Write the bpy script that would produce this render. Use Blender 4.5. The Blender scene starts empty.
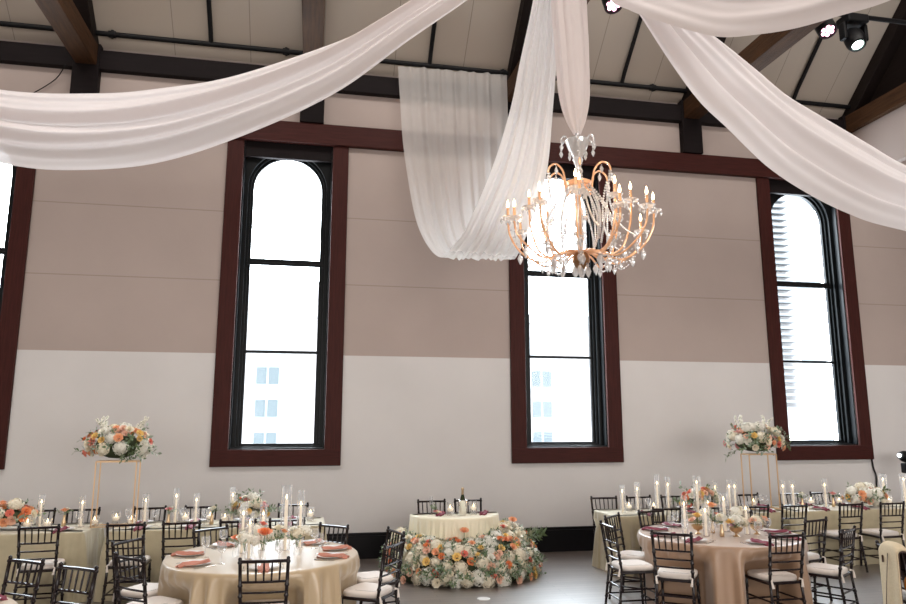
import bpy, math, random
from mathutils import Vector, Matrix
R = math.radians
PI = math.pi
sin, cos = math.sin, math.cos
sc = bpy.context.scene
COL = sc.collection
random.seed(7)

# ------------------------------------------------------------------ materials
def mat(name, col, rough=.5, metal=0, spec=.5, sheen=0, var=0, vscale=8, coat=0, bump=0, bscale=40, stretch=None, emit=None, estr=0):
    m = bpy.data.materials.new(name); m.use_nodes = True
    nt = m.node_tree; b = nt.nodes['Principled BSDF']
    b.inputs['Base Color'].default_value = (*col, 1)
    b.inputs['Roughness'].default_value = rough
    b.inputs['Metallic'].default_value = metal
    b.inputs['Specular IOR Level'].default_value = spec
    b.inputs['Sheen Weight'].default_value = sheen
    b.inputs['Coat Weight'].default_value = coat
    b.inputs['Coat Roughness'].default_value = .15
    if emit:
        b.inputs['Emission Color'].default_value = (*emit, 1)
        b.inputs['Emission Strength'].default_value = estr
    if var or bump:
        tc = nt.nodes.new('ShaderNodeTexCoord'); mp = nt.nodes.new('ShaderNodeMapping')
        nt.links.new(tc.outputs['Object'], mp.inputs[0])
        if stretch: mp.inputs['Scale'].default_value = stretch
        if var:
            n = nt.nodes.new('ShaderNodeTexNoise'); n.inputs['Scale'].default_value = vscale
            n.inputs['Detail'].default_value = 4
            nt.links.new(mp.outputs[0], n.inputs['Vector'])
            mx = nt.nodes.new('ShaderNodeMix'); mx.data_type = 'RGBA'
            mx.inputs['A'].default_value = (*[c*(1-var) for c in col], 1)
            mx.inputs['B'].default_value = (*[min(1, c*(1+var)) for c in col], 1)
            nt.links.new(n.outputs['Fac'], mx.inputs['Factor'])
            nt.links.new(mx.outputs['Result'], b.inputs['Base Color'])
        if bump:
            n2 = nt.nodes.new('ShaderNodeTexNoise'); n2.inputs['Scale'].default_value = bscale
            nt.links.new(mp.outputs[0], n2.inputs['Vector'])
            bp = nt.nodes.new('ShaderNodeBump'); bp.inputs['Strength'].default_value = bump
            bp.inputs['Distance'].default_value = .01
            nt.links.new(n2.outputs['Fac'], bp.inputs['Height']); nt.links.new(bp.outputs[0], b.inputs['Normal'])
    return m

def wall_mat():
    m = bpy.data.materials.new('painted_wall'); m.use_nodes = True
    nt = m.node_tree; b = nt.nodes['Principled BSDF']; b.inputs['Roughness'].default_value = .75
    b.inputs['Specular IOR Level'].default_value = .25
    g = nt.nodes.new('ShaderNodeNewGeometry'); s = nt.nodes.new('ShaderNodeSeparateXYZ')
    nt.links.new(g.outputs['Position'], s.inputs[0])
    def math_(op, a, v):
        n = nt.nodes.new('ShaderNodeMath'); n.operation = op
        nt.links.new(a, n.inputs[0]); n.inputs[1].default_value = v; return n.outputs[0]
    up = math_('GREATER_THAN', s.outputs['Z'], 3.02)
    mx = nt.nodes.new('ShaderNodeMix'); mx.data_type = 'RGBA'
    mx.inputs['A'].default_value = (.66, .645, .64, 1); mx.inputs['B'].default_value = (.425, .355, .325, 1)
    nt.links.new(up, mx.inputs['Factor'])
    out = mx.outputs['Result']
    for z in (4.14, 5.23):
        d = math_('LESS_THAN', math_('ABSOLUTE', math_('SUBTRACT', s.outputs['Z'], z), 0), .007)
        m2 = nt.nodes.new('ShaderNodeMix'); m2.data_type = 'RGBA'
        nt.links.new(d, m2.inputs['Factor']); nt.links.new(out, m2.inputs['A'])
        m2.inputs['B'].default_value = (.31, .26, .225, 1); out = m2.outputs['Result']
    n = nt.nodes.new('ShaderNodeTexNoise'); n.inputs['Scale'].default_value = .9; n.inputs['Detail'].default_value = 5
    nt.links.new(g.outputs['Position'], n.inputs['Vector'])
    m3 = nt.nodes.new('ShaderNodeMix'); m3.data_type = 'RGBA'; m3.blend_type = 'MULTIPLY'; m3.inputs['Factor'].default_value = 1
    rp = nt.nodes.new('ShaderNodeMapRange'); rp.inputs['To Min'].default_value = .9; rp.inputs['To Max'].default_value = 1.08
    nt.links.new(n.outputs['Fac'], rp.inputs['Value'])
    nt.links.new(out, m3.inputs['A']); nt.links.new(rp.outputs[0], m3.inputs['B'])
    nt.links.new(m3.outputs['Result'], b.inputs['Base Color'])
    n2 = nt.nodes.new('ShaderNodeTexNoise'); n2.inputs['Scale'].default_value = 3
    bp = nt.nodes.new('ShaderNodeBump'); bp.inputs['Strength'].default_value = .12; bp.inputs['Distance'].default_value = .03
    nt.links.new(g.outputs['Position'], n2.inputs['Vector'])
    nt.links.new(n2.outputs['Fac'], bp.inputs['Height']); nt.links.new(bp.outputs[0], b.inputs['Normal'])
    return m

def ceil_mat():
    m = bpy.data.materials.new('ceiling_panels'); m.use_nodes = True
    nt = m.node_tree; b = nt.nodes['Principled BSDF']; b.inputs['Roughness'].default_value = .8
    g = nt.nodes.new('ShaderNodeNewGeometry'); s = nt.nodes.new('ShaderNodeSeparateXYZ')
    nt.links.new(g.outputs['Position'], s.inputs[0])
    a = nt.nodes.new('ShaderNodeMath'); a.operation = 'PINGPONG'; nt.links.new(s.outputs['X'], a.inputs[0]); a.inputs[1].default_value = .58
    l = nt.nodes.new('ShaderNodeMath'); l.operation = 'LESS_THAN'; nt.links.new(a.outputs[0], l.inputs[0]); l.inputs[1].default_value = .006
    mx = nt.nodes.new('ShaderNodeMix'); mx.data_type = 'RGBA'
    mx.inputs['A'].default_value = (.46, .40, .34, 1); mx.inputs['B'].default_value = (.27, .23, .195, 1)
    nt.links.new(l.outputs[0], mx.inputs['Factor']); nt.links.new(mx.outputs['Result'], b.inputs['Base Color'])
    return m

def floor_mat():
    m = bpy.data.materials.new('dark_plank_floor'); m.use_nodes = True
    nt = m.node_tree; b = nt.nodes['Principled BSDF']
    b.inputs['Specular IOR Level'].default_value = .9; b.inputs['Coat Weight'].default_value = 1; b.inputs['Coat Roughness'].default_value = .40; b.inputs['Coat IOR'].default_value = 1.75
    tc = nt.nodes.new('ShaderNodeNewGeometry')
    br = nt.nodes.new('ShaderNodeTexBrick'); nt.links.new(tc.outputs['Position'], br.inputs['Vector'])
    br.inputs['Color1'].default_value = (.15, .115, .098, 1); br.inputs['Color2'].default_value = (.22, .175, .15, 1)
    br.inputs['Mortar'].default_value = (.025, .018, .015, 1); br.inputs['Scale'].default_value = 1
    br.inputs['Mortar Size'].default_value = .004; br.inputs['Brick Width'].default_value = 1.5; br.inputs['Row Height'].default_value = .11
    n = nt.nodes.new('ShaderNodeTexNoise'); n.inputs['Scale'].default_value = 5; n.inputs['Detail'].default_value = 6
    mp = nt.nodes.new('ShaderNodeMapping'); mp.inputs['Scale'].default_value = (.6, 9, 1)
    nt.links.new(tc.outputs['Position'], mp.inputs[0]); nt.links.new(mp.outputs[0], n.inputs['Vector'])
    mx = nt.nodes.new('ShaderNodeMix'); mx.data_type = 'RGBA'; mx.blend_type = 'MULTIPLY'; mx.inputs['Factor'].default_value = .6
    nt.links.new(br.outputs['Color'], mx.inputs['A']); nt.links.new(n.outputs['Fac'], mx.inputs['B'])
    nt.links.new(mx.outputs['Result'], b.inputs['Base Color'])
    rr = nt.nodes.new('ShaderNodeMapRange'); rr.inputs['To Min'].default_value = .34; rr.inputs['To Max'].default_value = .5
    nt.links.new(n.outputs['Fac'], rr.inputs['Value']); nt.links.new(rr.outputs[0], b.inputs['Roughness'])
    return m

def glass_mat(name, tint=(1, 1, 1), edge=.5, base=.04, haze=0):
    """thin clear glass: see-through, reflecting more at its edges"""
    m = bpy.data.materials.new(name); m.use_nodes = True
    nt = m.node_tree; nt.nodes.clear()
    o = nt.nodes.new('ShaderNodeOutputMaterial'); mx = nt.nodes.new('ShaderNodeMixShader')
    t = nt.nodes.new('ShaderNodeBsdfTransparent'); t.inputs[0].default_value = (*tint, 1)
    g = nt.nodes.new('ShaderNodeBsdfGlossy'); g.inputs['Roughness'].default_value = .04
    lw = nt.nodes.new('ShaderNodeLayerWeight'); lw.inputs['Blend'].default_value = .35
    mr = nt.nodes.new('ShaderNodeMapRange'); mr.inputs['To Min'].default_value = base; mr.inputs['To Max'].default_value = edge
    tl = nt.nodes.new('ShaderNodeBsdfTranslucent'); tl.inputs[0].default_value = (1, .98, .97, 1)
    m2 = nt.nodes.new('ShaderNodeMixShader'); m2.inputs[0].default_value = haze
    nt.links.new(g.outputs[0], m2.inputs[1]); nt.links.new(tl.outputs[0], m2.inputs[2])
    nt.links.new(lw.outputs['Facing'], mr.inputs['Value']); nt.links.new(mr.outputs[0], mx.inputs[0])
    nt.links.new(t.outputs[0], mx.inputs[1]); nt.links.new(m2.outputs[0], mx.inputs[2]); nt.links.new(mx.outputs[0], o.inputs[0])
    return m

def cloth_sheer(name, col, trans, transl=.45):
    m = bpy.data.materials.new(name); m.use_nodes = True
    nt = m.node_tree; nt.nodes.clear()
    o = nt.nodes.new('ShaderNodeOutputMaterial')
    d = nt.nodes.new('ShaderNodeBsdfDiffuse'); d.inputs[0].default_value = (*col, 1)
    tl = nt.nodes.new('ShaderNodeBsdfTranslucent'); tl.inputs[0].default_value = (*col, 1)
    m1 = nt.nodes.new('ShaderNodeMixShader'); m1.inputs[0].default_value = transl
    nt.links.new(d.outputs[0], m1.inputs[1]); nt.links.new(tl.outputs[0], m1.inputs[2])
    t = nt.nodes.new('ShaderNodeBsdfTransparent')
    m2 = nt.nodes.new('ShaderNodeMixShader'); m2.inputs[0].default_value = trans
    nt.links.new(m1.outputs[0], m2.inputs[1]); nt.links.new(t.outputs[0], m2.inputs[2]); nt.links.new(m2.outputs[0], o.inputs[0])
    return m

def emis(name, col, s):
    m = bpy.data.materials.new(name); m.use_nodes = True
    nt = m.node_tree; nt.nodes.clear()
    o = nt.nodes.new('ShaderNodeOutputMaterial'); e = nt.nodes.new('ShaderNodeEmission')
    e.inputs[0].default_value = (*col, 1); e.inputs[1].default_value = s
    nt.links.new(e.outputs[0], o.inputs[0])
    m.cycles.emission_sampling = 'NONE'
    return m

M = dict(
 wall=wall_mat(), ceiling=ceil_mat(), floor=floor_mat(),
 casing=mat('redbrown_wood', (.047, .0108, .0085), .5, spec=.16, var=.5, vscale=6, stretch=(9, 9, .6), bump=.2),
 casing_h=mat('redbrown_wood_across', (.047, .0108, .0085), .5, spec=.16, var=.5, vscale=6, stretch=(.6, 9, 9), bump=.2),
 beam=mat('black_brown_beam', (.009, .006, .0065), .6, spec=.12, var=.4, vscale=5, stretch=(.5, 6, 6), bump=.3),
 rafter=mat('dark_rafter', (.012, .008, .007), .6, spec=.12, var=.4, vscale=5, stretch=(6, .5, 6), bump=.3),
 tie=mat('brown_timber', (.06, .028, .013), .6, spec=.15, var=.8, vscale=4, stretch=(7, .5, 7), bump=.5),
 black=mat('black_metal', (.006, .006, .007), .45, spec=.2),
 frame=mat('black_window_frame', (.005, .006, .007), .35, spec=.18),
 base=mat('black_baseboard', (.006, .0055, .007), .4, spec=.2),
 glass=glass_mat('window_glass', (1, 1, 1), .12, .006),
 vase=glass_mat('clear_vase_glass', (.99, .99, .99), .55, .05, .5),
 chair=mat('mahogany_lacquer', (.010, .0045, .006), .25, spec=.4, coat=.15),
 cushion=mat('ivory_cushion', (.78, .71, .65), .7, sheen=.2),
 velvet=mat('champagne_olive_velvet', (.47, .41, .27), .5, spec=.45, sheen=.5, var=.16, vscale=9, bump=.12, bscale=30),
 satin=mat('champagne_satin', (.52, .39, .235), .30, spec=.8, coat=.25, sheen=.4, var=.05, vscale=5),
 satin2=mat('blush_champagne_satin', (.36, .225, .14), .32, spec=.6, coat=.1, sheen=.4, var=.05, vscale=5),
 ivory=mat('pale_ivory_satin', (.90, .84, .64), .38, sheen=.3),
 terra=mat('terracotta_linen', (.50, .21, .15), .75, var=.1, vscale=30),
 maroon=mat('maroon_linen', (.20, .03, .055), .7, var=.1, vscale=30),
 plate=mat('white_porcelain', (.85, .85, .84), .12, spec=.6),
 steel=mat('polished_steel', (.75, .75, .76), .15, 1),
 gold=mat('brushed_gold', (.72, .54, .34), .28, 1),
 goldrod=mat('gold_rod', (.72, .50, .30), .35, .75),
 wax=mat('ivory_wax', (.93, .86, .74), .5, emit=(1, .75, .5), estr=.12),
 wick=mat('wick', (.03, .02, .02), .9),
 flame=emis('candle_flame', (1, .72, .38), 7),
 bulb=emis('flame_bulb', (1, .74, .46), 8),
 amber=mat('amber_glass', (.88, .50, .28), .12, .25, spec=.8, coat=.5, emit=(1, .5, .25), estr=.08),
 bronze=mat('bronze_fitting', (.32, .17, .08), .3, .8),
 drape=cloth_sheer('white_sheer_drape', (.80, .735, .715), .012, .42),
 drape3=cloth_sheer('white_gathered_voile', (.86, .83, .81), .01, .42),
 drape2=cloth_sheer('white_sheer_voile', (.93, .91, .89), .40, .45),
 leaf=mat('green_leaf', (.13, .19, .085), .55, var=.4, vscale=12),
 leaf2=mat('grey_green_leaf', (.27, .34, .25), .6, var=.3, vscale=12),
 stem=mat('flower_stem', (.12, .19, .06), .6),
 core=mat('moss_core', (.05, .065, .03), .9),
 jacket=mat('beige_jacket_fabric', (.60, .50, .34), .8, var=.15, vscale=60, bump=.2, bscale=200),
 jlining=mat('dark_lining', (.06, .03, .025), .6),
 orange=mat('orange_leather', (.75, .25, .02), .5),
 facade=mat('pale_facade', (.112, .104, .102), .8, var=.06, vscale=1.2),
 facade2=mat('white_tower', (.125, .12, .12), .8),
 slab=mat('grey_balcony', (.042, .046, .05), .7),
 extglass=mat('pale_blue_glass', (.040, .047, .050), .6, spec=.05),
 extgrille=mat('blue_grey_grille', (.062, .07, .076), .7),
 extframe=mat('pale_window_frame', (.095, .10, .102), .6),
)
def crystal_mat():
    m = bpy.data.materials.new('crystal'); m.use_nodes = True
    nt = m.node_tree; nt.nodes.clear()
    o = nt.nodes.new('ShaderNodeOutputMaterial'); mx = nt.nodes.new('ShaderNodeMixShader')
    t = nt.nodes.new('ShaderNodeBsdfTransparent'); g = nt.nodes.new('ShaderNodeBsdfGlossy'); g.inputs['Roughness'].default_value = .02
    mx.inputs[0].default_value = .4
    d = nt.nodes.new('ShaderNodeBsdfTranslucent'); d.inputs[0].default_value = (1, .97, .94, 1)
    m2 = nt.nodes.new('ShaderNodeMixShader'); m2.inputs[0].default_value = .6
    nt.links.new(t.outputs[0], m2.inputs[1]); nt.links.new(d.outputs[0], m2.inputs[2])
    nt.links.new(m2.outputs[0], mx.inputs[1]); nt.links.new(g.outputs[0], mx.inputs[2]); nt.links.new(mx.outputs[0], o.inputs[0])
    return m
M['crystal'] = crystal_mat()
FC = dict(white=(.86, .84, .75), cream=(.87, .80, .64), blush=(.86, .56, .42), peach=(.88, .45, .24), orange=(.82, .27, .09),
          coral=(.78, .22, .15), yellow=(.88, .62, .20), pink=(.80, .33, .33))
for k, v in FC.items(): M['f_'+k] = mat(k+'_petal', v, .6, sheen=.2, var=.12, vscale=25)

# ------------------------------------------------------------------ mesh builder
class MB:
    def __init__(s): s.v = []; s.f = []; s.mi = []; s.cur = 0
    def add(s, vs, fs):
        b = len(s.v); s.v += [tuple(p) for p in vs]
        for f in fs: s.f.append(tuple(b+i for i in f)); s.mi.append(s.cur)
        return s
    def box(s, x0, y0, z0, x1, y1, z1):
        vs = [(x, y, z) for z in (z0, z1) for y in (y0, y1) for x in (x0, x1)]
        return s.add(vs, [(0, 2, 3, 1), (4, 5, 7, 6), (0, 1, 5, 4), (2, 6, 7, 3), (0, 4, 6, 2), (1, 3, 7, 5)])
    def tube(s, pts, r, n=8, cap=True):
        pts = [Vector(p) for p in pts]; m = len(pts)
        rs = r if isinstance(r, (list, tuple)) else [r]*m
        u = None; vs = []
        for i, p in enumerate(pts):
            t = (pts[min(i+1, m-1)]-pts[max(i-1, 0)])
            t = t.normalized() if t.length > 1e-9 else Vector((0, 0, 1))
            if u is None:
                a = Vector((0, 0, 1)) if abs(t.z) < .9 else Vector((1, 0, 0)); u = t.cross(a).normalized()
            else:
                u = (u-t*u.dot(t)); u = u.normalized() if u.length > 1e-6 else t.orthogonal().normalized()
            w = t.cross(u)
            for k in range(n):
                a = 2*PI*k/n; vs.append(p+(u*cos(a)+w*sin(a))*rs[i])
        fs = [(i*n+k, i*n+(k+1) % n, (i+1)*n+(k+1) % n, (i+1)*n+k) for i in range(m-1) for k in range(n)]
        if cap: fs += [tuple(range(n-1, -1, -1)), tuple((m-1)*n+k for k in range(n))]
        return s.add(vs, fs)
    def lathe(s, prof, n=16, c=(0, 0, 0), cap=True):
        vs = []; m = len(prof)
        for r, z in prof:
            for k in range(n): vs.append((c[0]+r*cos(2*PI*k/n), c[1]+r*sin(2*PI*k/n), c[2]+z))
        fs = [(i*n+k, i*n+(k+1) % n, (i+1)*n+(k+1) % n, (i+1)*n+k) for i in range(m-1) for k in range(n)]
        if cap:
            if prof[0][0] > 1e-5: fs.append(tuple(range(n-1, -1, -1)))
            if prof[-1][0] > 1e-5: fs.append(tuple((m-1)*n+k for k in range(n)))
        return s.add(vs, fs)
    def ball(s, c, r, n=8, m=6, sx=1, sy=1, sz=1):
        vs = [(c[0]+sx*r*sin(PI*i/m)*cos(2*PI*k/n), c[1]+sy*r*sin(PI*i/m)*sin(2*PI*k/n), c[2]+sz*r*cos(PI*i/m)) for i in range(m+1) for k in range(n)]
        fs = [(i*n+k, (i+1)*n+k, (i+1)*n+(k+1) % n, i*n+(k+1) % n) for i in range(m) for k in range(n)]
        return s.add(vs, fs)
    def grid(s, rows):
        m = len(rows); n = len(rows[0]); vs = [p for r in rows for p in r]
        return s.add(vs, [(i*n+k, i*n+k+1, (i+1)*n+k+1, (i+1)*n+k) for i in range(m-1) for k in range(n-1)])
    def mesh(s, name, mats, smooth=True, angle=40):
        me = bpy.data.meshes.new(name); me.from_pydata(s.v, [], s.f)
        for m in (mats if isinstance(mats, (list, tuple)) else [mats]): me.materials.append(m)
        me.polygons.foreach_set('material_index', s.mi)
        if smooth:
            me.polygons.foreach_set('use_smooth', [True]*len(s.f))
            me.update()
            if angle < 180: me.set_sharp_from_angle(angle=R(angle))
        me.update(); return me
    def obj(s, name, mats, parent=None, smooth=True, angle=40, solid=0, bevel=0):
        o = bpy.data.objects.new(name, s.mesh(name, mats, smooth, angle)); COL.objects.link(o)
        if parent: o.parent = parent
        if solid:
            md = o.modifiers.new('s', 'SOLIDIFY'); md.thickness = solid; md.offset = 0
        if bevel:
            md = o.modifiers.new('b', 'BEVEL'); md.width = bevel; md.segments = 2; md.limit_method = 'ANGLE'
        return o

def tag(o, label=None, cat=None, group=None, kind=None):
    if label: o['label'] = label
    if cat: o['category'] = cat
    if group: o['group'] = group
    if kind: o['kind'] = kind
    return o
def thing(name, label, cat, loc=(0, 0, 0), rz=0, group=None, kind=None):
    o = bpy.data.objects.new(name, None); o.empty_display_size = .1; COL.objects.link(o)
    o.location = loc; o.rotation_euler = (0, 0, rz)
    return tag(o, label, cat, group, kind)
def kids(o): return list(KID.get(o.name, []))
def dup(root, loc, rz, label, group=None, scale=None):
    r = root.copy(); COL.objects.link(r); r.location = loc; r.rotation_euler = (0, 0, rz)
    r['label'] = label
    if group: r['group'] = group
    if scale: r.scale = scale
    def rec(src, dst):
        for ch in list(src.children):
            c = ch.copy(); COL.objects.link(c); c.parent = dst; rec(ch, c)
    rec(root, r); return r
def inst(name, me, parent, loc, q=None, s=1, label=None):
    o = bpy.data.objects.new(name, me); COL.objects.link(o); o.parent = parent; o.location = loc
    if q is not None: o.rotation_mode = 'QUATERNION'; o.rotation_quaternion = q
    o.scale = (s, s, s)
    if label: o['label'] = label
    return o
def spline(pts, n):
    P = [Vector(p) for p in pts]; out = []
    m = len(P)-1
    for i in range(n+1):
        t = i/n*m; k = min(int(t), m-1); f = t-k
        p0, p1, p2, p3 = P[max(k-1, 0)], P[k], P[k+1], P[min(k+2, m)]
        out.append(.5*((2*p1)+(p2-p0)*f+(2*p0-5*p1+4*p2-p3)*f*f+(3*p1-p0-3*p2+p3)*f**3))
    return out
ORD = ['first', 'second', 'third', 'fourth', 'fifth', 'sixth', 'seventh', 'eighth', 'ninth', 'tenth', 'eleventh', 'twelfth', 'thirteenth']

# ------------------------------------------------------------------ setting
WY = 11.0
WINX = [-5.10, -.50, 4.07, 8.78, 13.4]
S = dict(kind='structure')
def struct(mb, name, m, label, cat, **k):
    return tag(mb.obj(name, m, **k), label, cat, kind='structure')

b = MB(); b.box(-11.2, -6.2, -.2, 16.2, 11, 0); struct(b, 'floor', M['floor'], 'dark wood plank floor of the hall', 'floor', smooth=False)
b = MB(); xs = [-11]
for x in WINX: xs += [x-.695, x+.695]
xs.append(16)
for i in range(0, len(xs), 2): b.box(xs[i], WY, 0, xs[i+1], WY+.32, 7.9)
for x in WINX: b.box(x-.695, WY, 0, x+.695, WY+.32, 1.6); b.box(x-.695, WY, 6.44, x+.695, WY+.32, 7.9)
struct(b, 'wall_back', M['wall'], 'tall window wall painted off-white below and tan above', 'wall', smooth=False)
b = MB()
th = .12
b.add([(-11, 11.3, 7.48), (16, 11.3, 7.48), (16, 4, 14.05), (-11, 4, 14.05), (-11, -6.2, 4.87), (16, -6.2, 4.87),
       (-11, 11.3, 7.48+th), (16, 11.3, 7.48+th), (16, 4, 14.05+th), (-11, 4, 14.05+th), (-11, -6.2, 4.87+th), (16, -6.2, 4.87+th)],
      [(0, 1, 2, 3), (3, 2, 5, 4), (6, 9, 8, 7), (9, 10, 11, 8), (0, 6, 7, 1), (4, 5, 11, 10), (0, 3, 9, 6), (3, 4, 10, 9), (1, 7, 8, 2), (2, 8, 11, 5)])
struct(b, 'ceiling', M['ceiling'], 'sloped tan panel ceiling rising from the window wall', 'ceiling', smooth=False)
for nm, x0, y0, x1, y1, h, l in (('wall_left', -11.2, -6.2, -11, 11.32, 14.2, 'plain painted end wall'), ('wall_right', 16, -6.2, 16.2, 11.32, 14.2, 'plain painted far end wall'), ('wall_front', -11, -6.2, 16, -6, 6, 'plain painted wall facing the windows')):
    b = MB(); b.box(x0, y0, 0, x1, y1, h); struct(b, nm, M['wall'], l+' of the hall', 'wall', smooth=False)
b = MB(); b.box(-11, 10.94, 0, 16, 11, .33); b.box(-11, 10.95, .33, 16, 11, .37)
struct(b, 'baseboard_back', M['base'], 'tall black baseboard along the window wall', 'baseboard', bevel=.006, smooth=False)
b = MB(); b.box(-11, 10.9, 6.41, 16, 11, 6.755)
struct(b, 'trim_1', M['casing_h'], 'red-brown timber beam running across the window heads', 'beam', bevel=.012, smooth=False)
b = MB(); b.box(-11, 10.88, 7.345, 16, 11, 7.665)
struct(b, 'trim_2', M['beam'], 'blackened timber wall plate right under the sloped ceiling', 'beam', bevel=.012, smooth=False)
TX = [-6.95, -3.57, -.16, 3.22, 6.55, 9.9]
wh = ['beyond the far left window', 'left of the tall swagged window', 'above the first full arched window', 'behind the white centre drape',
      'between the chandelier window and the corner window', 'right of the corner window']
SL = .9
cz = lambda y: 7.75+SL*(11-y)
n = 3
for i, x in enumerate(TX):
    b = MB(); b.box(x-.19, 10.86, 6.755, x+.19, 11, 7.75)
    struct(b, f'trim_{n}', M['beam'], f'short black timber post on the wall {wh[i]}', 'post', bevel=.01, smooth=False); n += 1
    b = MB(); w = .14
    pts = []
    for y in (10.98, 4.0):
        for (dx, dz) in ((-w, -.34), (w, -.34), (w, -.01), (-w, -.01)): pts.append((x+dx, y, cz(y)+dz))
    b.add(pts, [(0, 1, 2, 3), (4, 7, 6, 5), (0, 4, 5, 1), (1, 5, 6, 2), (2, 6, 7, 3), (3, 7, 4, 0)])
    struct(b, f'trim_{n}', M['rafter'], f'dark sloped rafter under the ceiling {wh[i]}', 'rafter', bevel=.012, smooth=False); n += 1
    b = MB(); b.box(x-.15, -2.8, 7.4, x+.15, 10.97, 7.73)
    struct(b, f'trim_{n}', M['tie'], f'rough brown tie beam crossing the hall {wh[i]}', 'beam', bevel=.015, smooth=False); n += 1
# infill of the last truss: a dark panel above the tie beam, a plaster header below it
b = MB(); x = 9.98
b.add([(x, 10.95, 7.74), (x, 10.95, cz(10.95)-.3), (x, 4, cz(4)-.3), (x, 4, 7.74), (x+.06, 10.95, 7.74), (x+.06, 10.95, cz(10.95)-.3), (x+.06, 4, cz(4)-.3), (x+.06, 4, 7.74)],
      [(0, 1, 2, 3), (4, 7, 6, 5), (0, 3, 7, 4), (1, 5, 6, 2), (0, 4, 5, 1), (2, 6, 7, 3)])
struct(b, f'trim_{n}', M['rafter'], 'dark infill panel above the tie beam by corner window', 'panel', smooth=False); n += 1
b = MB(); b.box(9.86, 4, 6.5, 10.0, 10.9, 7.4)
struct(b, f'trim_{n+1}', M['wall'], 'pale plaster header wall hanging below the last tie beam', 'wall', smooth=False)

def arch_plate(mb, hw, zb, zt, hi, zib, spring, y0, y1):
    """flat plate hw wide with an arch-topped hole, from depth y0 to y1"""
    K = 24
    inner = [(-hi, zib), (-hi, spring)]+[(-hi*cos(PI*k/K), spring+hi*sin(PI*k/K)) for k in range(1, K)]+[(hi, spring), (hi, zib)]
    outer = [(-hw, zb), (-hw, spring)]
    for k in range(1, K):
        a = PI*k/K; dx, dz = -cos(a), sin(a)
        t = min(hw/abs(dx) if abs(dx) > 1e-6 else 1e9, (zt-spring)/dz); outer.append((dx*t, spring+dz*t))
    outer += [(hw, spring), (hw, zb)]
    N = len(inner); vs = []
    for y in (y0, y1):
        vs += [(x, y, z) for x, z in inner]; vs += [(x, y, z) for x, z in outer]
    fs = []
    for i in range(N):
        j = (i+1) % N
        fs += [(i, j, N+j, N+i), (2*N+i, 3*N+i, 3*N+j, 2*N+j), (i, 2*N+i, 2*N+j, j), (N+i, N+j, 3*N+j, 3*N+i)]
    mb.add(vs, fs)

wl = ['arched window cut by the frame edge at far left', 'tall arched window under the long white swag', 'tall arched window behind the crystal chandelier',
      'tall arched window partly crossed by the right swag', 'arched window beyond the corner pipe']
for i, x in enumerate(WINX):
    w = thing(f'window_{i+1}', wl[i], 'window', (x, 0, 0), kind='structure')
    for s in (-1, 1):
        b = MB(); b.box(*sorted((s*.695, s*.945))[:1], 10.95, 1.59, sorted((s*.695, s*.945))[1], 11.0, 6.42)
        b.obj('casing', M['casing'], w, smooth=False, bevel=.008)
    b = MB(); b.box(-.945, 10.945, 1.355, .945, 11.0, 1.60); b.obj('sill_board', M['casing_h'], w, smooth=False, bevel=.008)
    b = MB()
    b.box(-.695, 11.0, 1.6, -.675, 11.3, 6.43); b.box(.675, 11.0, 1.6, .695, 11.3, 6.43); b.box(-.675, 11.0, 1.6, .675, 11.3, 1.62)
    b.obj('jamb', M['frame'], w, smooth=False)
    b = MB(); b.box(-.675, 11.03, 6.17, .675, 11.1, 6.43); b.obj('head_board', M['beam'], w, smooth=False)
    b = MB()
    arch_plate(b, .675, 1.62, 6.43, .615, 1.64, 5.70, 11.12, 11.17)
    arch_plate(b, .66, 1.62, 6.43, .575, 1.655, 5.70, 11.18, 11.21)
    arch_plate(b, .66, 1.62, 6.43, .535, 1.68, 5.70, 11.225, 11.285)
    b.obj('frame', M['frame'], w, smooth=False)
    b = MB(); b.box(-.6, 11.2, 4.48, .6, 11.25, 4.55); b.box(-.6, 11.17, 4.44, .6, 11.2, 4.485)
    b.obj('transom_bar', M['frame'], w, smooth=False, bevel=.005)
    b = MB(); b.box(-.56, 11.22, 3.055, .56, 11.27, 3.10); b.obj('meeting_rail', M['frame'], w, smooth=False, bevel=.005)
    for z0, z1 in ((1.66, 3.06), (3.09, 4.49)):
        b = MB(); b.box(-.55, 11.252, z0, .55, 11.257, z1); b.obj('glass_pane', M['glass'], w, smooth=False)
    b = MB(); K = 24
    o = [(-.55, 4.54)]+[(-.55*cos(PI*k/K), 5.7+.55*sin(PI*k/K)) for k in range(K+1)]+[(.55, 4.54)]
    b.add([(p, y, q) for y in (11.252, 11.257) for p, q in o], [tuple(range(len(o))), tuple(range(2*len(o)-1, len(o)-1, -1))])
    b.obj('glass_pane', M['glass'], w, smooth=False)

# ------------------------------------------------------------------ outside
bd = thing('apartment_building', 'pale low apartment block seen through the middle windows', 'building', (0, 30, -6))
b = MB(); b.box(-14, 0, 0, 15, 8, 12.4); b.obj('wall', M['facade'], bd, smooth=False)
b = MB(); b.box(-14.2, -.25, 12.4, 15.2, 8.2, 12.75); b.obj('cornice', M['facade2'], bd, smooth=False)
b = MB(); b.box(-4.5, 1.5, 12.75, 3, 7, 14.2); b.obj('roof_block', M['facade2'], bd, smooth=False)
for c in range(9):
    for r in range(4):
        cx = -1.85+2.95*(c-4) + .0; z = 6.88+1.33*r
        if not -14 < cx < 14: continue
        b = MB(); b.box(cx-.52, -.05, z-.25, cx+.52, .02, z+.78); fr = b.obj('window', M['extframe'], bd, smooth=False)
        if r == 3: continue
        b = MB(); b.box(cx-.45, -.065, z, cx-.04, -.052, z+.70); b.box(cx+.04, -.065, z, cx+.45, -.052, z+.70)
        b.obj('pane', M['extglass'], fr, smooth=False)
        b = MB(); b.box(cx-.50, -.065, z-.23, cx+.50, -.052, z-.08)
        b.obj('grille', M['extgrille'], fr, smooth=False)
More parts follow.
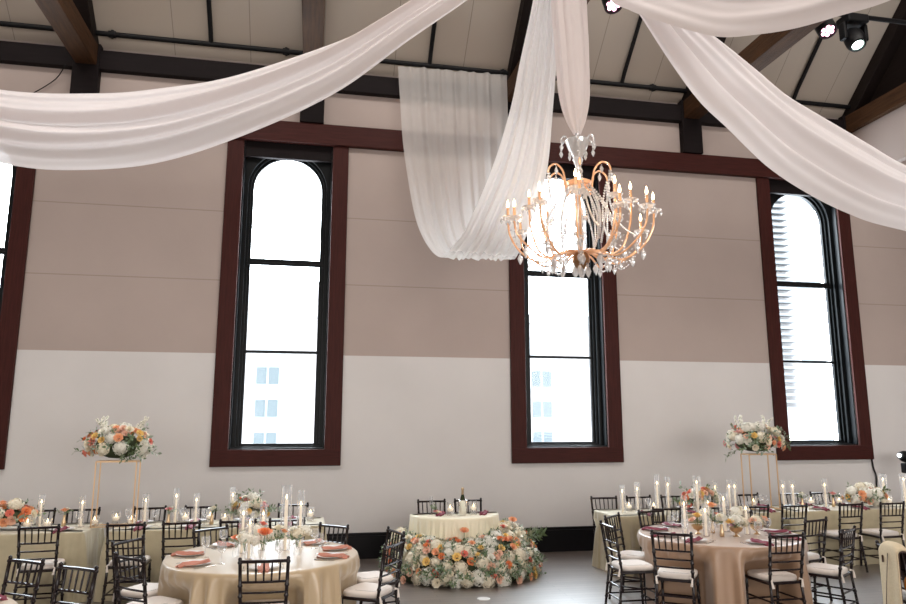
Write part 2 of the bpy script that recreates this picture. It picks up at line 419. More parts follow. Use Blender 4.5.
tw = thing('tower_building', 'white high-rise with stacked balconies outside the corner window', 'building', (22.2, 31, -6))
b = MB(); b.box(-.6, 0, 0, 1.75, 6, 30); b.obj('wall', M['facade2'], tw, smooth=False)
for k in range(40):
    b = MB(); b.box(-.45, -.4, 8.6+k*.33, 1.3, -.01, 8.73+k*.33); b.obj('balcony', M['slab'], tw, smooth=False)
b = MB(); b.box(2.15, .5, 0, 3.6, 6, 30); b.obj('glass_wing', mat('pale_glass_wing', (.075, .084, .09), .6, spec=.05), tw, smooth=False)

# ------------------------------------------------------------------ pipes, stage lights
sp = thing('sprinkler_pipe', 'black sprinkler pipe with branches running under the sloped ceiling', 'pipe', (0, 0, 0))
b = MB(); b.tube([(-10.5, 10.75, 7.865), (9.78, 10.75, 7.865)], .04, 10); b.obj('main_pipe', M['black'], sp)
for x in (-5.2, -1.75, 1.73, 5.16, 8.56):
    b = MB(); b.tube([(x, 10.75, 7.87)]+[(x, y, cz(y)-.075) for y in (10.6, 8, 5)], .036, 8)
    b.obj('branch_pipe', M['black'], sp)
for x in (-3.2, -.6, 3.0, 5.75, 8.2):
    b = MB(); b.tube([(x-.05, 10.75, 7.865), (x+.05, 10.75, 7.865)], .055, 10); b.tube([(x, 10.75, 7.80), (x, 10.75, 7.93)], .025, 8); b.obj('coupling', M['black'], sp)
lb = thing('lighting_pipe', 'horizontal black pipe across the tie beams carrying stage lights', 'pipe', (0, 8.0, 7.79))
b = MB(); b.tube([(-5, 0, 0), (10.2, 0, 0)], .035, 10); b.obj('pipe', M['black'], lb)
rose_led = emis('pink_led', (1, .45, .6), 6); cool_led = emis('cool_led', (.75, 1, .9), 5)
def par(x, label, tilt=0):
    t = thing('par_light', label, 'stage light', (x, 8.0, 7.73), group='par lights on the lighting pipe')
    b = MB(); b.box(-.03, -.055, -.17, .03, .055, .115); b.obj('clamp', M['black'], t, smooth=False)
    b = MB(); b.lathe([(.03, 0), (.11, -.01), (.125, -.05), (.125, -.25), (.115, -.25), (.11, -.2)], 20, (0, 0, -.14)); b.obj('housing', M['black'], t)
    b = MB()
    for q in range(7):
        a = q*PI/3; r = 0 if q == 6 else .065
        b.lathe([(0, 0), (.026, 0), (.026, -.02), (0, -.025)], 10, (r*cos(a), r*sin(a), -.36))
    b.obj('led_lens', rose_led, t)
    t.rotation_euler = (R(-25), 0, 0)
    return t
par(1.92, 'black par light at the top edge beside the long swag')
par(3.70, 'black par light with pink lamps above the chandelier drape')
par(6.90, 'black par light with pink lamps beside the moving head')
mh = thing('moving_head_light', 'black moving head stage light with cool beam lens on pipe', 'stage light', (7.46, 8.0, 7.79))
b = MB(); b.box(-.17, -.13, -.16, .17, .13, -.03); b.obj('base', M['black'], mh, smooth=False, bevel=.02)
for s in (-1, 1):
    b = MB(); b.box(s*.17-.03, -.06, -.40, s*.17+.03, .06, -.14); b.obj('yoke_arm', M['black'], mh, smooth=False, bevel=.02)
b = MB(); b.lathe([(.02, .16), (.09, .15), (.13, .08), (.135, -.1), (.11, -.17), (.085, -.18), (.08, -.15)], 18)
hd = b.obj('lamp_head', M['black'], mh); hd.location = (0, 0, -.36); hd.rotation_euler = (R(-28), R(8), 0)
b = MB(); b.lathe([(0, -.172), (.05, -.168), (.078, -.155)], 14); b.obj('lens', cool_led, hd)

# spotlight on a stand behind the right table, and a cable on the wall
st = thing('spotlight_stand', 'black spotlight on a tripod stand against the wall, right edge', 'stage light', (9.92, 10.45, 0))
for k in range(3):
    a = k*2*PI/3+.4
    b = MB(); b.tube([(0, 0, .45), (.3*cos(a), .3*sin(a), .02)], .013, 8); b.obj('leg', M['black'], st)
b = MB(); b.tube([(0, 0, .25), (0, 0, 1.25)], .018, 8); b.obj('pole', M['black'], st)
b = MB(); b.box(-.09, -.06, 1.15, .09, .06, 1.32); b.obj('yoke', M['black'], st, smooth=False, bevel=.02)
b = MB(); b.tube([(.26, .02, 1.36), (.15, .02, 1.39), (-.06, -.0, 1.43), (-.14, -.01, 1.445)], [.09, .105, .095, .06], 14); b.obj('lamp_head', M['black'], st)
b = MB(); b.ball((-.155, -.013, 1.446), .035, 8, 6); b.obj('lens', emis('white_lens', (.9, .95, 1), 3), st)
b = MB(); b.tube(spline([(9.70, 10.98, 1.36), (9.71, 10.97, 1.2), (9.75, 10.97, 1.05), (9.73, 10.96, .8), (9.8, 10.93, .4), (9.85, 10.9, .02)], 20), .014, 6)
tag(b.obj('power_cable', M['black']), 'thin black cable hanging down the wall below corner window', 'cable')
for pts in ([(-4.1, 10.9, 7.2), (-3.9, 10.95, 6.95), (-4.35, 10.95, 6.6)],):
    b = MB(); b.tube(spline([(-3.85, 10.86, 7.36), (-4.0, 10.95, 7.15), (-4.3, 10.97, 6.9), (-4.5, 10.97, 6.77)], 12), .008, 5)
    tag(b.obj('loose_wire', M['black']), 'thin loose wire sagging below the black wall plate', 'cable')
b = MB(); b.lathe([(.075, 0), (.075, .006), (.06, .008), (0, .008)], 20); o = b.obj('floor_plate', mat('pale_disc', (.7, .7, .68), .4)); o.location = (2.0, 8.28, 0)
tag(o, 'small pale round plate set in the dark floor', 'floor plate')

# ------------------------------------------------------------------ drapes
def drape(name, A, B, label, mt, n=60, w=26, bulge=0, pleats=5, amp=.03, gather=None, seed=1, bdir=Vector((0, -1, -.15)), fade=(.6, .6), split=None):
    rnd = random.Random(seed); a = spline(A, n); c = spline(B, n)
    ph = [rnd.uniform(0, 6.28) for _ in range(6)]; rows = []
    for i in range(n+1):
        e = c[i]-a[i]; L = e.length; t = (a[min(i+1, n)]+c[min(i+1, n)]-a[max(i-1, 0)]-c[max(i-1, 0)]).normalized()
        nn = e.cross(t); nn = nn.normalized() if nn.length > 1e-6 else Vector((0, -1, 0))
        if nn.dot(bdir) < 0: nn = -nn
        row = []
        for k in range(w*4+1):
            s = k/(w*4)
            tt = i/n; fine = fade[0]+(fade[1]-fade[0])*tt; f = sin(2*PI*pleats*s+ph[0]+1.2*sin(tt*3+ph[1]))*.6+fine*(.5*sin(2*PI*pleats*1.73*s+ph[2]+1.1*sin(tt*4+ph[3]))+.25*sin(2*PI*pleats*3.1*s+ph[4]+1.5*sin(tt*5)))
            edge = min(1, s*8, (1-s)*8)
            row.append(a[i]+e*(s+.0*f)+nn*(bulge*4*s*(1-s)+amp*f*edge*(.6+.4*min(1, L)))+t*(.006*f))
        rows.append(row)
    b = MB(); sp_ = split or n
    b.grid(rows[:sp_+1])
    if split: b.cur = 1; b.grid(rows[sp_:])
    o = b.obj(name, [mt, M['drape3']], smooth=True, angle=180)
    return tag(o, label, 'drape', 'white ceiling drapes')
BL = [(1.2, 10.72, 7.79), (1.24, 10.7, 7.18), (1.28, 10.6, 6.46), (1.35, 10.4, 5.72), (1.43, 10.05, 4.98), (1.54, 9.6, 4.47), (1.67, 9.2, 4.22), (1.78, 8.8, 4.33), (1.87, 8.55, 4.47), (2.09, 8.1, 5.09), (2.24, 7.75, 5.73), (2.31, 7.5, 6.28), (2.42, 7.3, 6.96), (2.59, 7.15, 8.16), (2.7, 7.1, 9.3)]
BR = [(3.06, 10.72, 7.82), (3.06, 10.7, 7.18), (3.04, 10.6, 6.43), (2.98, 10.35, 5.65), (2.86, 9.9, 4.94), (2.72, 9.4, 4.45), (2.63, 9.0, 4.19), (2.6, 8.6, 4.22), (2.65, 8.3, 4.48), (2.74, 7.9, 5.01), (2.74, 7.6, 5.73), (2.74, 7.4, 6.4), (2.73, 7.3, 7.0), (2.84, 7.15, 8.2), (2.85, 7.1, 9.3)]
LU = [(2.72, 7.12, 9.2), (2.53, 7.1, 8.15), (1.7, 7.0, 7.23), (.93, 6.9, 6.48), (.39, 6.8, 6.03), (-.18, 6.7, 5.66), (-.89, 6.55, 5.25), (-1.44, 6.45, 5.04), (-1.94, 6.35, 4.89), (-2.69, 6.2, 4.78), (-3.48, 6.0, 4.86), (-4.37, 5.8, 5.31), (-6, 5.5, 6.6)]
LL = [(2.8, 7.08, 9.2), (2.78, 7.1, 8.06), (2.05, 7.0, 7.16), (1.53, 6.9, 6.59), (.88, 6.8, 5.98), (.15, 6.7, 5.28), (-.64, 6.55, 4.72), (-1.42, 6.45, 4.32), (-2.1, 6.35, 4.16), (-2.62, 6.2, 4.13), (-3.41, 6.0, 4.27), (-4.32, 5.8, 4.98), (-6, 5.5, 6.4)]
RU = [(2.95, 7.0, 9.2), (3.36, 7.1, 8.15), (3.78, 7.0, 7.2), (4.09, 6.9, 6.76), (4.48, 6.8, 6.41), (4.87, 6.7, 6.02), (5.2, 6.65, 5.71), (5.51, 6.6, 5.5), (5.85, 6.5, 5.24), (6.02, 6.4, 5.06), (6.37, 6.3, 4.8), (7.08, 6.1, 4.45), (8.15, 5.9, 4.34), (9.38, 5.7, 4.99)]
RL = [(2.88, 7.0, 9.2), (3.16, 7.1, 8.12), (3.34, 7.0, 7.27), (3.52, 6.9, 6.74), (3.76, 6.8, 6.24), (3.95, 6.7, 5.78), (4.18, 6.65, 5.45), (4.42, 6.6, 5.19), (4.75, 6.5, 4.78), (5.08, 6.4, 4.49), (5.39, 6.3, 4.27), (5.71, 6.2, 4.11), (6.08, 6.1, 3.99), (7.02, 5.9, 3.83), (8.2, 5.8, 3.92), (9.56, 5.7, 4.53)]
TL = [(2.9, 6.95, 9.2), (2.95, 6.92, 8.3), (3.0, 6.9, 7.54), (3.04, 6.6, 6.65), (3.21, 6.4, 6.36), (3.44, 6.2, 6.14), (3.67, 6.0, 5.94), (3.88, 5.8, 5.78), (4.13, 5.6, 5.72), (4.4, 5.4, 5.7), (4.73, 5.2, 5.75), (5.04, 5.0, 5.8), (5.56, 4.7, 5.99), (6.37, 4.4, 6.48)]
TU = [(2.95, 6.92, 9.2), (3.05, 6.9, 8.7), (3.15, 6.85, 8.22), (3.48, 6.6, 7.52), (3.78, 6.3, 7.09), (4.06, 6.0, 6.8), (4.3, 5.7, 6.62), (4.64, 5.4, 6.56), (5.06, 5.1, 6.62), (5.57, 4.8, 6.88), (6.52, 4.4, 7.32)]
def rematch(P, n):  # same number of control points on both edges
    return [tuple(p) for p in spline(P, n-1)]
drape('fabric_swag', BL, BR, 'sheer white panel hanging from the wall pipe and looping up', M['drape2'], n=90, pleats=5, amp=.032, seed=3, fade=(1.6, .25), split=42)
drape('fabric_swag', LU, LL, 'long white swag sweeping across the upper left corner', M['drape'], n=90, bulge=.16, pleats=2.3, amp=.095, seed=5, fade=(.6, 1.0))
drape('fabric_swag', RU, rematch(RL, 14), 'white swag falling diagonally across the corner window', M['drape'], n=80, bulge=.14, pleats=2.2, amp=.085, seed=9, fade=(.8, .8))
drape('fabric_swag', rematch(TU, 14), TL, 'white swag along the top edge near the moving head', M['drape'], n=70, bulge=.12, pleats=2, amp=.075, seed=12, fade=(.5, .5), bdir=Vector((0, -1, -.6)))
# gathered sleeve over the chandelier chain
cl = spline([(2.75, 7.0, 9.3), (2.745, 7.0, 8.1), (2.755, 7.0, 6.81), (2.775, 7.0, 6.18), (2.785, 7.0, 5.64), (2.79, 7.0, 5.36), (2.8, 7.0, 5.17)], 40)
rd = spline([(.12, 0, 0), (.2, 0, 0), (.195, 0, 0), (.185, 0, 0), (.165, 0, 0), (.115, 0, 0), (.04, 0, 0)], 40)
rows = []
for p, r in zip(cl, rd):
    rows.append([(p.x+r.x*cos(a)*(1+.09*sin(9*a+p.z)+.05*sin(17*a)), p.y+.75*r.x*sin(a)*(1+.09*sin(9*a+p.z)), p.z) for a in [2*PI*k/90 for k in range(91)]])
b = MB(); b.grid(rows)
tag(b.obj('fabric_swag', M['drape'], angle=180), 'narrow gathered white sleeve hanging straight above the chandelier', 'drape', 'white ceiling drapes')

# ------------------------------------------------------------------ chandelier
ch = thing('chandelier', 'crystal chandelier with peach glass arms and flame bulbs, hanging from sleeve', 'chandelier', (2.80, 7.0, 3.62))
b = MB(); b.lathe([(0, .02), (.05, .03), (.085, .09), (.09, .14), (.06, .2), (.03, .24), (.022, .45), (.05, .5), (.06, .55), (.03, .62), (.022, .8), (.03, .9), (.075, .93), (.10, .97), (.075, 1.0),
                   (.03, 1.04), (.022, 1.15), (.04, 1.2), (.06, 1.25), (.03, 1.3), (.022, 1.42), (.02, 1.56)], 18)
b.obj('stem', M['crystal'], ch)
b = MB(); b.lathe([(0, .0), (.05, .02), (.095, .09), (.095, .14), (.06, .2), (.03, .22)], 18); b.obj('hub', M['bronze'], ch)
b = MB(); b.lathe([(.03, .92), (.13, .95), (.145, .985), (.12, 1.0), (.03, 1.02)], 18); b.obj('amber_collar', M['amber'], ch)
b = MB(); b.lathe([(.025, 1.28), (.05, 1.27), (.10, 1.36), (.135, 1.47), (.13, 1.48), (.09, 1.37), (.04, 1.3)], 18, cap=False); b.obj('crystal_bowl', M['crystal'], ch)
def drop(mb, p, s=1):
    mb.lathe([(0, -.105*s), (.017*s, -.075*s), (.026*s, -.05*s), (.012*s, -.02*s), (0, -.012*s)], 6, p); mb.ball((p[0], p[1], p[2]-.004), .010*s, 6, 4)
def beads(mb, pts, r=.0135):
    for p in pts: mb.ball(p, r, 6, 4)
BULBS = []
def arm(a, Rr, zc, z0, dip, hangs=True):
    c, s = cos(a), sin(a); P = lambda r, z: (r*c, r*s, z)
    pts = spline([P(.05, z0), P(Rr*.28, z0-.01), P(Rr*.55, z0-dip), P(Rr*.82, z0+.03), P(Rr*.97, z0+(zc-z0)*.55), P(Rr, zc)], 26)
    b = MB(); b.tube(pts, .0115, 8); o = b.obj('arm', M['amber'], ch)
    b = MB(); x, y = Rr*c, Rr*s
    b.lathe([(.012, -.02), (.035, -.012), (.07, .0), (.082, .02), (.078, .022), (.06, .006), (.015, 0)], 12, (x, y, zc+.02)); b.obj('drip_pan', M['crystal'], o)
    b = MB(); b.lathe([(.02, 0), (.022, .02), (.017, .03), (.015, .13), (.013, .13), (0, .13)], 10, (x, y, zc+.02)); b.obj('candle_sleeve', M['amber'], o)
    b = MB(); b.lathe([(0, 0), (.012, .01), (.017, .03), (.012, .06), (.004, .085), (0, .095)], 8, (x, y, zc+.15)); b.obj('flame_bulb', M['bulb'], o); BULBS.append((x, y, zc+.185))
    for q in range(5):
        aa = q*2*PI/5+a; b = MB(); drop(b, (x+.075*cos(aa), y+.075*sin(aa), zc+.03), .62); b.obj('crystal_drop', M['crystal'], o)
    if hangs:
        b = MB(); m = pts[16]; drop(b, (m.x, m.y, m.z-.02), 1.25); b.obj('crystal_drop', M['crystal'], o); b = MB(); m = pts[10]; drop(b, (m.x, m.y, m.z-.02), 1.0); b.obj('crystal_drop', M['crystal'], o); b = MB()
        e = pts[22]; k = [m.lerp(Vector((x, y, zc)), t)+Vector((0, 0, -.16*4*t*(1-t)-.02)) for t in [j/12 for j in range(13)]]
        beads(b, k, .011); b.obj('bead_swag', M['crystal'], o)['kind'] = 'stuff'
for k in range(12): arm(k*PI/6+.15, .785, .47+.06*(k % 3), .19, .09)
for k in range(8): arm(k*PI/4+.35, .55, .66+.05*(k % 2), .21, .06)
for k in range(6):  # upper scrolls
    a = k*PI/3+.2; c, s = cos(a), sin(a); P = lambda r, z: (r*c, r*s, z)
    pts = spline([P(.05, .97), P(.14, .86), P(.17, .98), P(.20, 1.10), P(.28, 1.16), P(.36, 1.12), P(.385, 1.05)], 26)
    b = MB(); b.tube(pts, .011, 7); o = b.obj('scroll_arm', M['amber'], ch)
    for q in ((.385, 1.04, 1.2), (.28, 1.13, .9)): b = MB(); drop(b, P(q[0], q[1]), q[2]); b.obj('crystal_drop', M['crystal'], o)
    pts2 = spline([P(.03, 1.3), P(.08, 1.38), P(.15, 1.5), P(.2, 1.47), P(.205, 1.42)], 16)
    b = MB(); b.tube(pts2, .010, 7); o = b.obj('crown_scroll', M['crystal'], ch)
    for q in ((.205, 1.41, .9), (.1, 1.34, .8)): b = MB(); drop(b, P(q[0], q[1]), q[2]); b.obj('crystal_drop', M['crystal'], o)
    # long bead chains from the scroll tip to the arm ring, and from the collar to the scroll
    b = MB(); p0 = Vector(P(.37, 1.04)); a2 = a+.25; p1 = Vector((.62*cos(a2), .62*sin(a2), .32))
    beads(b, [p0.lerp(p1, t)+Vector((-.12*c*4*t*(1-t), -.12*s*4*t*(1-t), -.10*4*t*(1-t))) for t in [j/34 for j in range(35)]])
    p2 = Vector((.30*cos(a-.3), .30*sin(a-.3), .25))
    beads(b, [p0.lerp(p2, t)+Vector((0, 0, -.05*4*t*(1-t))) for t in [j/30 for j in range(31)]])
    b.obj('bead_chain', M['crystal'], ch)['kind'] = 'stuff'
    for q in (-.5, .55):
        b = MB(); p0 = Vector(P(.12, .95)); p1 = Vector((.34*cos(a+q), .34*sin(a+q), .28))
        beads(b, [p0.lerp(p1, t)+Vector((.10*cos(a+q)*4*t*(1-t), .10*sin(a+q)*4*t*(1-t), 0)) for t in [j/28 for j in range(29)]]); b.obj('bead_chain', M['crystal'], ch)['kind'] = 'stuff'
    b = MB(); p0 = Vector(P(.10, .93)); p1 = Vector(P(.18, .26))
    beads(b, [p0.lerp(p1, t)+Vector((.09*c*4*t*(1-t), .09*s*4*t*(1-t), 0)) for t in [j/26 for j in range(27)]])
    b.obj('bead_chain', M['crystal'], ch)['kind'] = 'stuff'
for k in range(16):
    a = k*2*PI/10 if k < 10 else k*PI/3; r, z = (.30, .13) if k < 10 else (.08, .06)
    b = MB(); drop(b, (r*cos(a), r*sin(a), z), 1.4); b.obj('pendant', M['crystal'], ch)
b = MB(); b.ball((0, 0, -.02), .035, 10, 8); b.obj('finial', M['crystal'], ch)

# ------------------------------------------------------------------ chairs
def make_chair():
    t = thing('chiavari_chair', '', 'chair')
    b = MB()
    rows = []
    for z, k in ((.452, .96), (.455, 1.0), (.485, 1.02), (.50, .97), (.505, .8)):
        row = []
        for j in range(33):
            a = 2*PI*j/32; e = 5
            cx = abs(cos(a))**(2/e)*(1 if cos(a) >= 0 else -1); sy = abs(sin(a))**(2/e)*(1 if sin(a) >= 0 else -1)
            wd = .185+.012*sy
            row.append((cx*wd*k, sy*.185*k, z))
        rows.append(row)
    b.grid(rows); b.add([(p[0], p[1], .507) for p in rows[-1][:-1]], [tuple(range(32))])
    b.obj('cushion', M['cushion'], t, angle=180)['label'] = 'ivory seat cushion'
    b = MB(); b.box(-.195, -.195, .425, .195, .195, .452); b.obj('seat', M['chair'], t, smooth=False, bevel=.008)
    def turned(p0, p1, r, rings):
        p0 = Vector(p0); p1 = Vector(p1); L = (p1-p0).length; fr = [(0, r)]
        for q in rings: fr += [(q-.012/L, r), (q-.006/L, r*1.35), (q+.006/L, r*1.35), (q+.012/L, r)]
        fr.append((1, r*.9)); return [p0.lerp(p1, f) for f, _ in fr], [x for _, x in fr]
    for s in (-1, 1):
        b = MB()
        p, r = turned((s*.185, -.245, 0), (s*.175, -.19, .44), .0145, (.3, .6)); p2, r2 = turned((s*.175, -.19, .44), (s*.19, -.262, .910), .0145, (.2, .38, .56, .95))
        b.tube(p+p2[1:], r+r2[1:], 8); b.ball((s*.19, -.262, .913), .016, 8, 6); b.obj('leg', M['chair'], t)
        b = MB(); p, r = turned((s*.182, .195, 0), (s*.178, .172, .43), .0145, (.25, .5, .8)); b.tube(p, r, 8); b.obj('leg', M['chair'], t)
    def yb(z): return -.19-(z-.44)/.485*.072
    def xb(z): return .175+(z-.44)/.485*.015
    for nm, z, r in (('top_rail', .892, .0135), ('spindle_rail', .73, .010), ('back_rail', .645, .009), ('back_rail', .565, .009)):
        b = MB(); b.tube([(-xb(z), yb(z), z), (0, yb(z)-.012, z), (xb(z), yb(z), z)], r, 8); b.obj(nm, M['chair'], t)
    for k in range(5):
        x = (k-2)*.061; b = MB(); b.tube([(x, yb(.73)-.008, .73), (x*1.03, yb(.81)-.009, .81), (x*1.06, yb(.892)-.010, .892)], [.0065, .0085, .0065], 7); b.obj('spindle', M['chair'], t)
    for (p, q) in (((-.182, .19, .13), (.182, .19, .13)), ((-.181, .185, .22), (.181, .185, .22)), ((-.183, -.225, .17), (.183, -.225, .17)), ((-.18, -.21, .29), (.18, -.21, .29))):
        b = MB(); b.tube([p, q], .009, 7); b.obj('stretcher', M['chair'], t)
    for s in (-1, 1):
        for z in (.16, .27):
            b = MB(); b.tube([(s*.183, -.232+z*.1, z), (s*.18, .192, z)], .009, 7); b.obj('stretcher', M['chair'], t)
    for s in (-1, 1):
        b = MB(); b.tube([(s*.155, -.19, .475), (s*.175, -.215, .47), (s*.165, -.225, .40)], [.012, .008, .014], 6); b.obj('cushion_tie', M['cushion'], t)
    return t
chair0 = make_chair()
used = []
CHAIRS = []   # (x, y, rz) for cloth dents
def chair(mx, my, face, desc, group):
    """mx,my: where the top rail stands; face: direction the sitter looks (radians from +x)"""
    rz = face-PI/2
    x = mx+.262*cos(face); y = my+.262*sin(face)
    lab = 'dark mahogany chiavari chair, '+desc
    if not used:
        o = chair0; o.location = (x, y, 0); o.rotation_euler = (0, 0, rz); o['label'] = lab; o['group'] = group; used.append(1)
    else: o = dup(chair0, (x, y, 0), rz, lab, group)
    CHAIRS.append((x, y, rz)); return o
DC, DR = (-.41, 7.2), .89
EC, ER = (4.54, 7.5), .88
FCN, FR = (-2.72, 5.30), .84
SCN, SR = (1.98, 9.97), .62
SET = []      # (x, y, outward angle, napkin, description)
def seat_at(C, rr, mx, my, desc, nap, group, face=None):
    a = math.atan2(C[1]-my, C[0]-mx)
    chair(mx, my, a if face is None else R(face), desc, group)
    if nap: SET.append((C[0]-cos(a)*(rr-.21), C[1]-sin(a)*(rr-.21), a, nap, desc))
gA, gB, gD, gE = 'chairs at the left long table', 'chairs at the right long table', 'chairs at the left round table', 'chairs at the right round table'
for i, (x, y) in enumerate([(-2.81, 8.47), (-1.95, 8.49), (-1.38, 8.52), (-.78, 8.53), (-.24, 8.53)]):
    d = f'{ORD[i]} from left, near side of left long table'
    chair(x, y, PI/2-R((-4, 1, -3, 2, 2)[i]), d, gA); SET.append((x, 9.2, PI/2, 'maroon', d))
for i, x in enumerate([-3.36, -2.83, -2.03, -1.40, -.79, -.21]):
    d = f'{ORD[i]} from left, wall side of left long table'
    chair(x, 10.05, -PI/2+R((3, -2, 2, 0, -3, 2)[i]), d, gA)
    if i > 1: SET.append((x, 9.66, -PI/2, 'maroon', d))
for i, (x, y) in enumerate([(4.53, 8.66), (5.19, 8.64), (5.78, 8.64), (6.37, 8.64), (7.24, 8.64), (7.89, 8.64)]):
    d = f'{ORD[i]} from left, near side of right long table'
    chair(x, y, PI/2-R((2, 3, 4, -3, -5, -2)[i]), d, gB); SET.append((x, 9.27, PI/2, 'maroon', d))
for i, x in enumerate([4.27, 4.82, 5.38, 5.96, 6.62, 7.37, 7.93, 8.67]):
    d = f'{ORD[i]} from left, wall side of right long table'
    chair(x, 10.08, -PI/2+R((-4, 2, 0, -3, 2, 0, -3, 2)[i]), d, gB)
    if i > 1: SET.append((x, 9.72, -PI/2, 'maroon', d))
for (x, y, fc), d in zip([(-1.0, 7.98, None), (.27, 7.96, None), (-1.66, 7.36, -30), (-1.44, 6.46, 47), (-.34, 6.12, 88), (.78, 6.68, 146), (.88, 7.44, 198)],
                     ['back left of round table with terracotta napkins', 'back right of round table with terracotta napkins', 'farther of two left of the terracotta-napkin table',
                      'nearer of two left of the terracotta-napkin table', 'front centre of round table with terracotta napkins',
                      'nearer of two right of the terracotta-napkin table', 'farther of two right of the terracotta-napkin table']):
    seat_at(DC, DR, x, y, d, 'terra', gD, fc)
for (x, y, fc), d in zip([(3.18, 7.43, -1), (3.54, 8.13, -48), (3.57, 6.76, 54), (4.63, 6.43, 92), (5.68, 7.35, 108), (5.49, 6.62, 123), (4.21, 8.47, -76), (5.24, 8.25, -120)],
                     ['nearer of two left of the maroon-napkin round table', 'farther of two left of the maroon-napkin round table', 'front left of round table with maroon napkins',
                      'front right of round table with maroon napkins', 'farther of two right of the maroon-napkin round table', 'nearer of two right of the maroon-napkin round table',
                      'back left of round table with maroon napkins', 'back right of round table with maroon napkins']):
    seat_at(EC, ER, x, y, d, 'maroon', gE, fc)
for (x, y), d in zip([(-2.22, 6.48), (-1.72, 6.10)], ['left one of two behind the foreground corner table', 'right one of two behind the foreground corner table']):
    seat_at(FCN, FR, x, y, d, 'maroon', 'chairs at the foreground corner table', -124)
for x, d in ((1.70, 'left one behind the flower-fronted half-round table'), (2.23, 'right one behind the flower-fronted half-round table')):
    chair(x, 10.15, -PI/2, d, 'chairs at the half-round table')
chair(5.105, 5.68, R(-14), 'with a beige jacket over its back, bottom right corner', 'chair under the jacket')

# ------------------------------------------------------------------ tablecloths
def dent(p):
    x, y, z = p
    if z > .66: return p
    zf = min(1, (.66-z)/.08)
    for cx, cy, rz in CHAIRS:
        dx, dy = x-cx, y-cy
        if dx*dx+dy*dy > .36: continue
        lx = dx*cos(rz)+dy*sin(rz); ly = -dx*sin(rz)+dy*cos(rz)
        if ly < .228 and ly > -.32 and abs(lx) < .34:
            w = min(1, (.34-abs(lx))/.11)*zf; w = w*w*(3-2*w)
            ny = ly+(.228-ly)*w
            x, y = cx+lx*cos(rz)-ny*sin(rz), cy+lx*sin(rz)+ny*cos(rz)
    return (x, y, z)
def cloth(name, outline, center, label, mt, zt=.76, amp=.02, freq=26, seed=1, flare=.02, corner=None, group='table linen'):
    """outline: closed CCW list of (x, y, nx, ny, fold weight)"""
    rnd = random.Random(seed); N = len(outline)
    ph = [rnd.uniform(0, 6.28) for _ in range(5)]
    f = []
    for i in range(N):
        s = i/N*2*PI
        q = sin(freq*s+ph[0]+1.3*sin(3*s+ph[1]))*.6+.4*sin(freq*1.61*s+ph[2]+sin(5*s+ph[3]))
        f.append(q)
    rows = []
    prof = [(-.14, .0, 0), (-.03, 0, 0), (-.01, -.002, 0), (-.002, -.009, .0), (.002, -.022, .03), (.004, -.06, .2), (.006, -.12, .45), (.008, -.2, .7), (.01, -.3, .9), (.012, -.42, 1), (.014, -.54, 1.08), (.017, -.66, 1.15), (.02, -.757, 1.2)]
    for off, dz, k in prof:
        row = []
        for i in range(N+1):
            x, y, nx, ny, w = outline[i % N]; o = off+(flare*min(1, -dz/.75) if dz < 0 else 0)+amp*k*w*(f[i % N]+.25)
            row.append(dent((x+nx*o, y+ny*o, zt+dz)))
        rows.append(row)
    b = MB(); b.grid(rows[::-1])
    vs = [(p[0], p[1], zt) for p in rows[0][:-1]]
    b.add(vs, [tuple(range(N))])
    return tag(b.obj(name, mt, angle=180), label, 'tablecloth', group)
def circ(C, r, N=420, w=1): return [(C[0]+r*cos(2*PI*i/N), C[1]+r*sin(2*PI*i/N), cos(2*PI*i/N), sin(2*PI*i/N), w) for i in range(N)]
def poly(path, N, wfun):
    """rounded outline from corner list [(x, y, radius)] CCW"""
    pts = []; n = len(path)
    for i in range(n):
        p = Vector(path[i][:2]); r = path[i][2]; a = (Vector(path[i-1][:2])-p).normalized(); c = (Vector(path[(i+1) % n][:2])-p).normalized()
        p0 = p+a*r; p1 = p+c*r
        for k in range(9):
            t = k/8; pts.append((p0*(1-t)**2+p*2*t*(1-t)+p1*t*t))
    L = [0]
    for i in range(len(pts)): L.append(L[-1]+(pts[(i+1) % len(pts)]-pts[i]).length)
    out = []; j = 0
    for i in range(N):
        d = i/N*L[-1]
        while L[j+1] < d: j += 1
        q = pts[j].lerp(pts[(j+1) % len(pts)], (d-L[j])/max(1e-9, L[j+1]-L[j])); out.append(q)
    res = []
    for i in range(N):
        t = (out[(i+2) % N]-out[i-2]).normalized(); res.append((out[i].x, out[i].y, t.y, -t.x, wfun(out[i])))
    return res
def rect(x0, x1, y0, y1, N=520):
    def wf(p):
        d = min(math.hypot(p.x-cx, p.y-cy) for cx in (x0, x1) for cy in (y0, y1)); return .18+1.5*max(0, 1-d/.35)
    return poly([(x0, y0, .03), (x1, y0, .03), (x1, y1, .03), (x0, y1, .03)], N, wf)
cloth('tablecloth', rect(-5.0, -2.52, 9.03, 9.83), 0, 'olive champagne cloth on long table at far left, with gold stand beyond its end', M['velvet'], amp=.022, freq=34, seed=2)
cloth('tablecloth', rect(-2.28, .20, 9.03, 9.83), 0, 'olive champagne cloth on long table below the swagged window', M['velvet'], amp=.022, freq=34, seed=3)
cloth('tablecloth', rect(4.02, 6.54, 9.1, 9.87), 0, 'olive champagne cloth on long table behind the maroon-napkin round table', M['velvet'], amp=.022, freq=34, seed=4)
cloth('tablecloth', rect(6.70, 9.25, 9.1, 9.87), 0, 'olive champagne cloth on long table running out of frame right', M['velvet'], amp=.022, freq=34, seed=5)
cloth('tablecloth', circ(DC, DR), 0, 'champagne satin cloth on round table with terracotta napkins', M['satin'], amp=.045, freq=30, seed=6)
cloth('tablecloth', circ(EC, ER), 0, 'blush champagne satin cloth on round table with maroon napkins', M['satin2'], amp=.044, freq=30, seed=7)
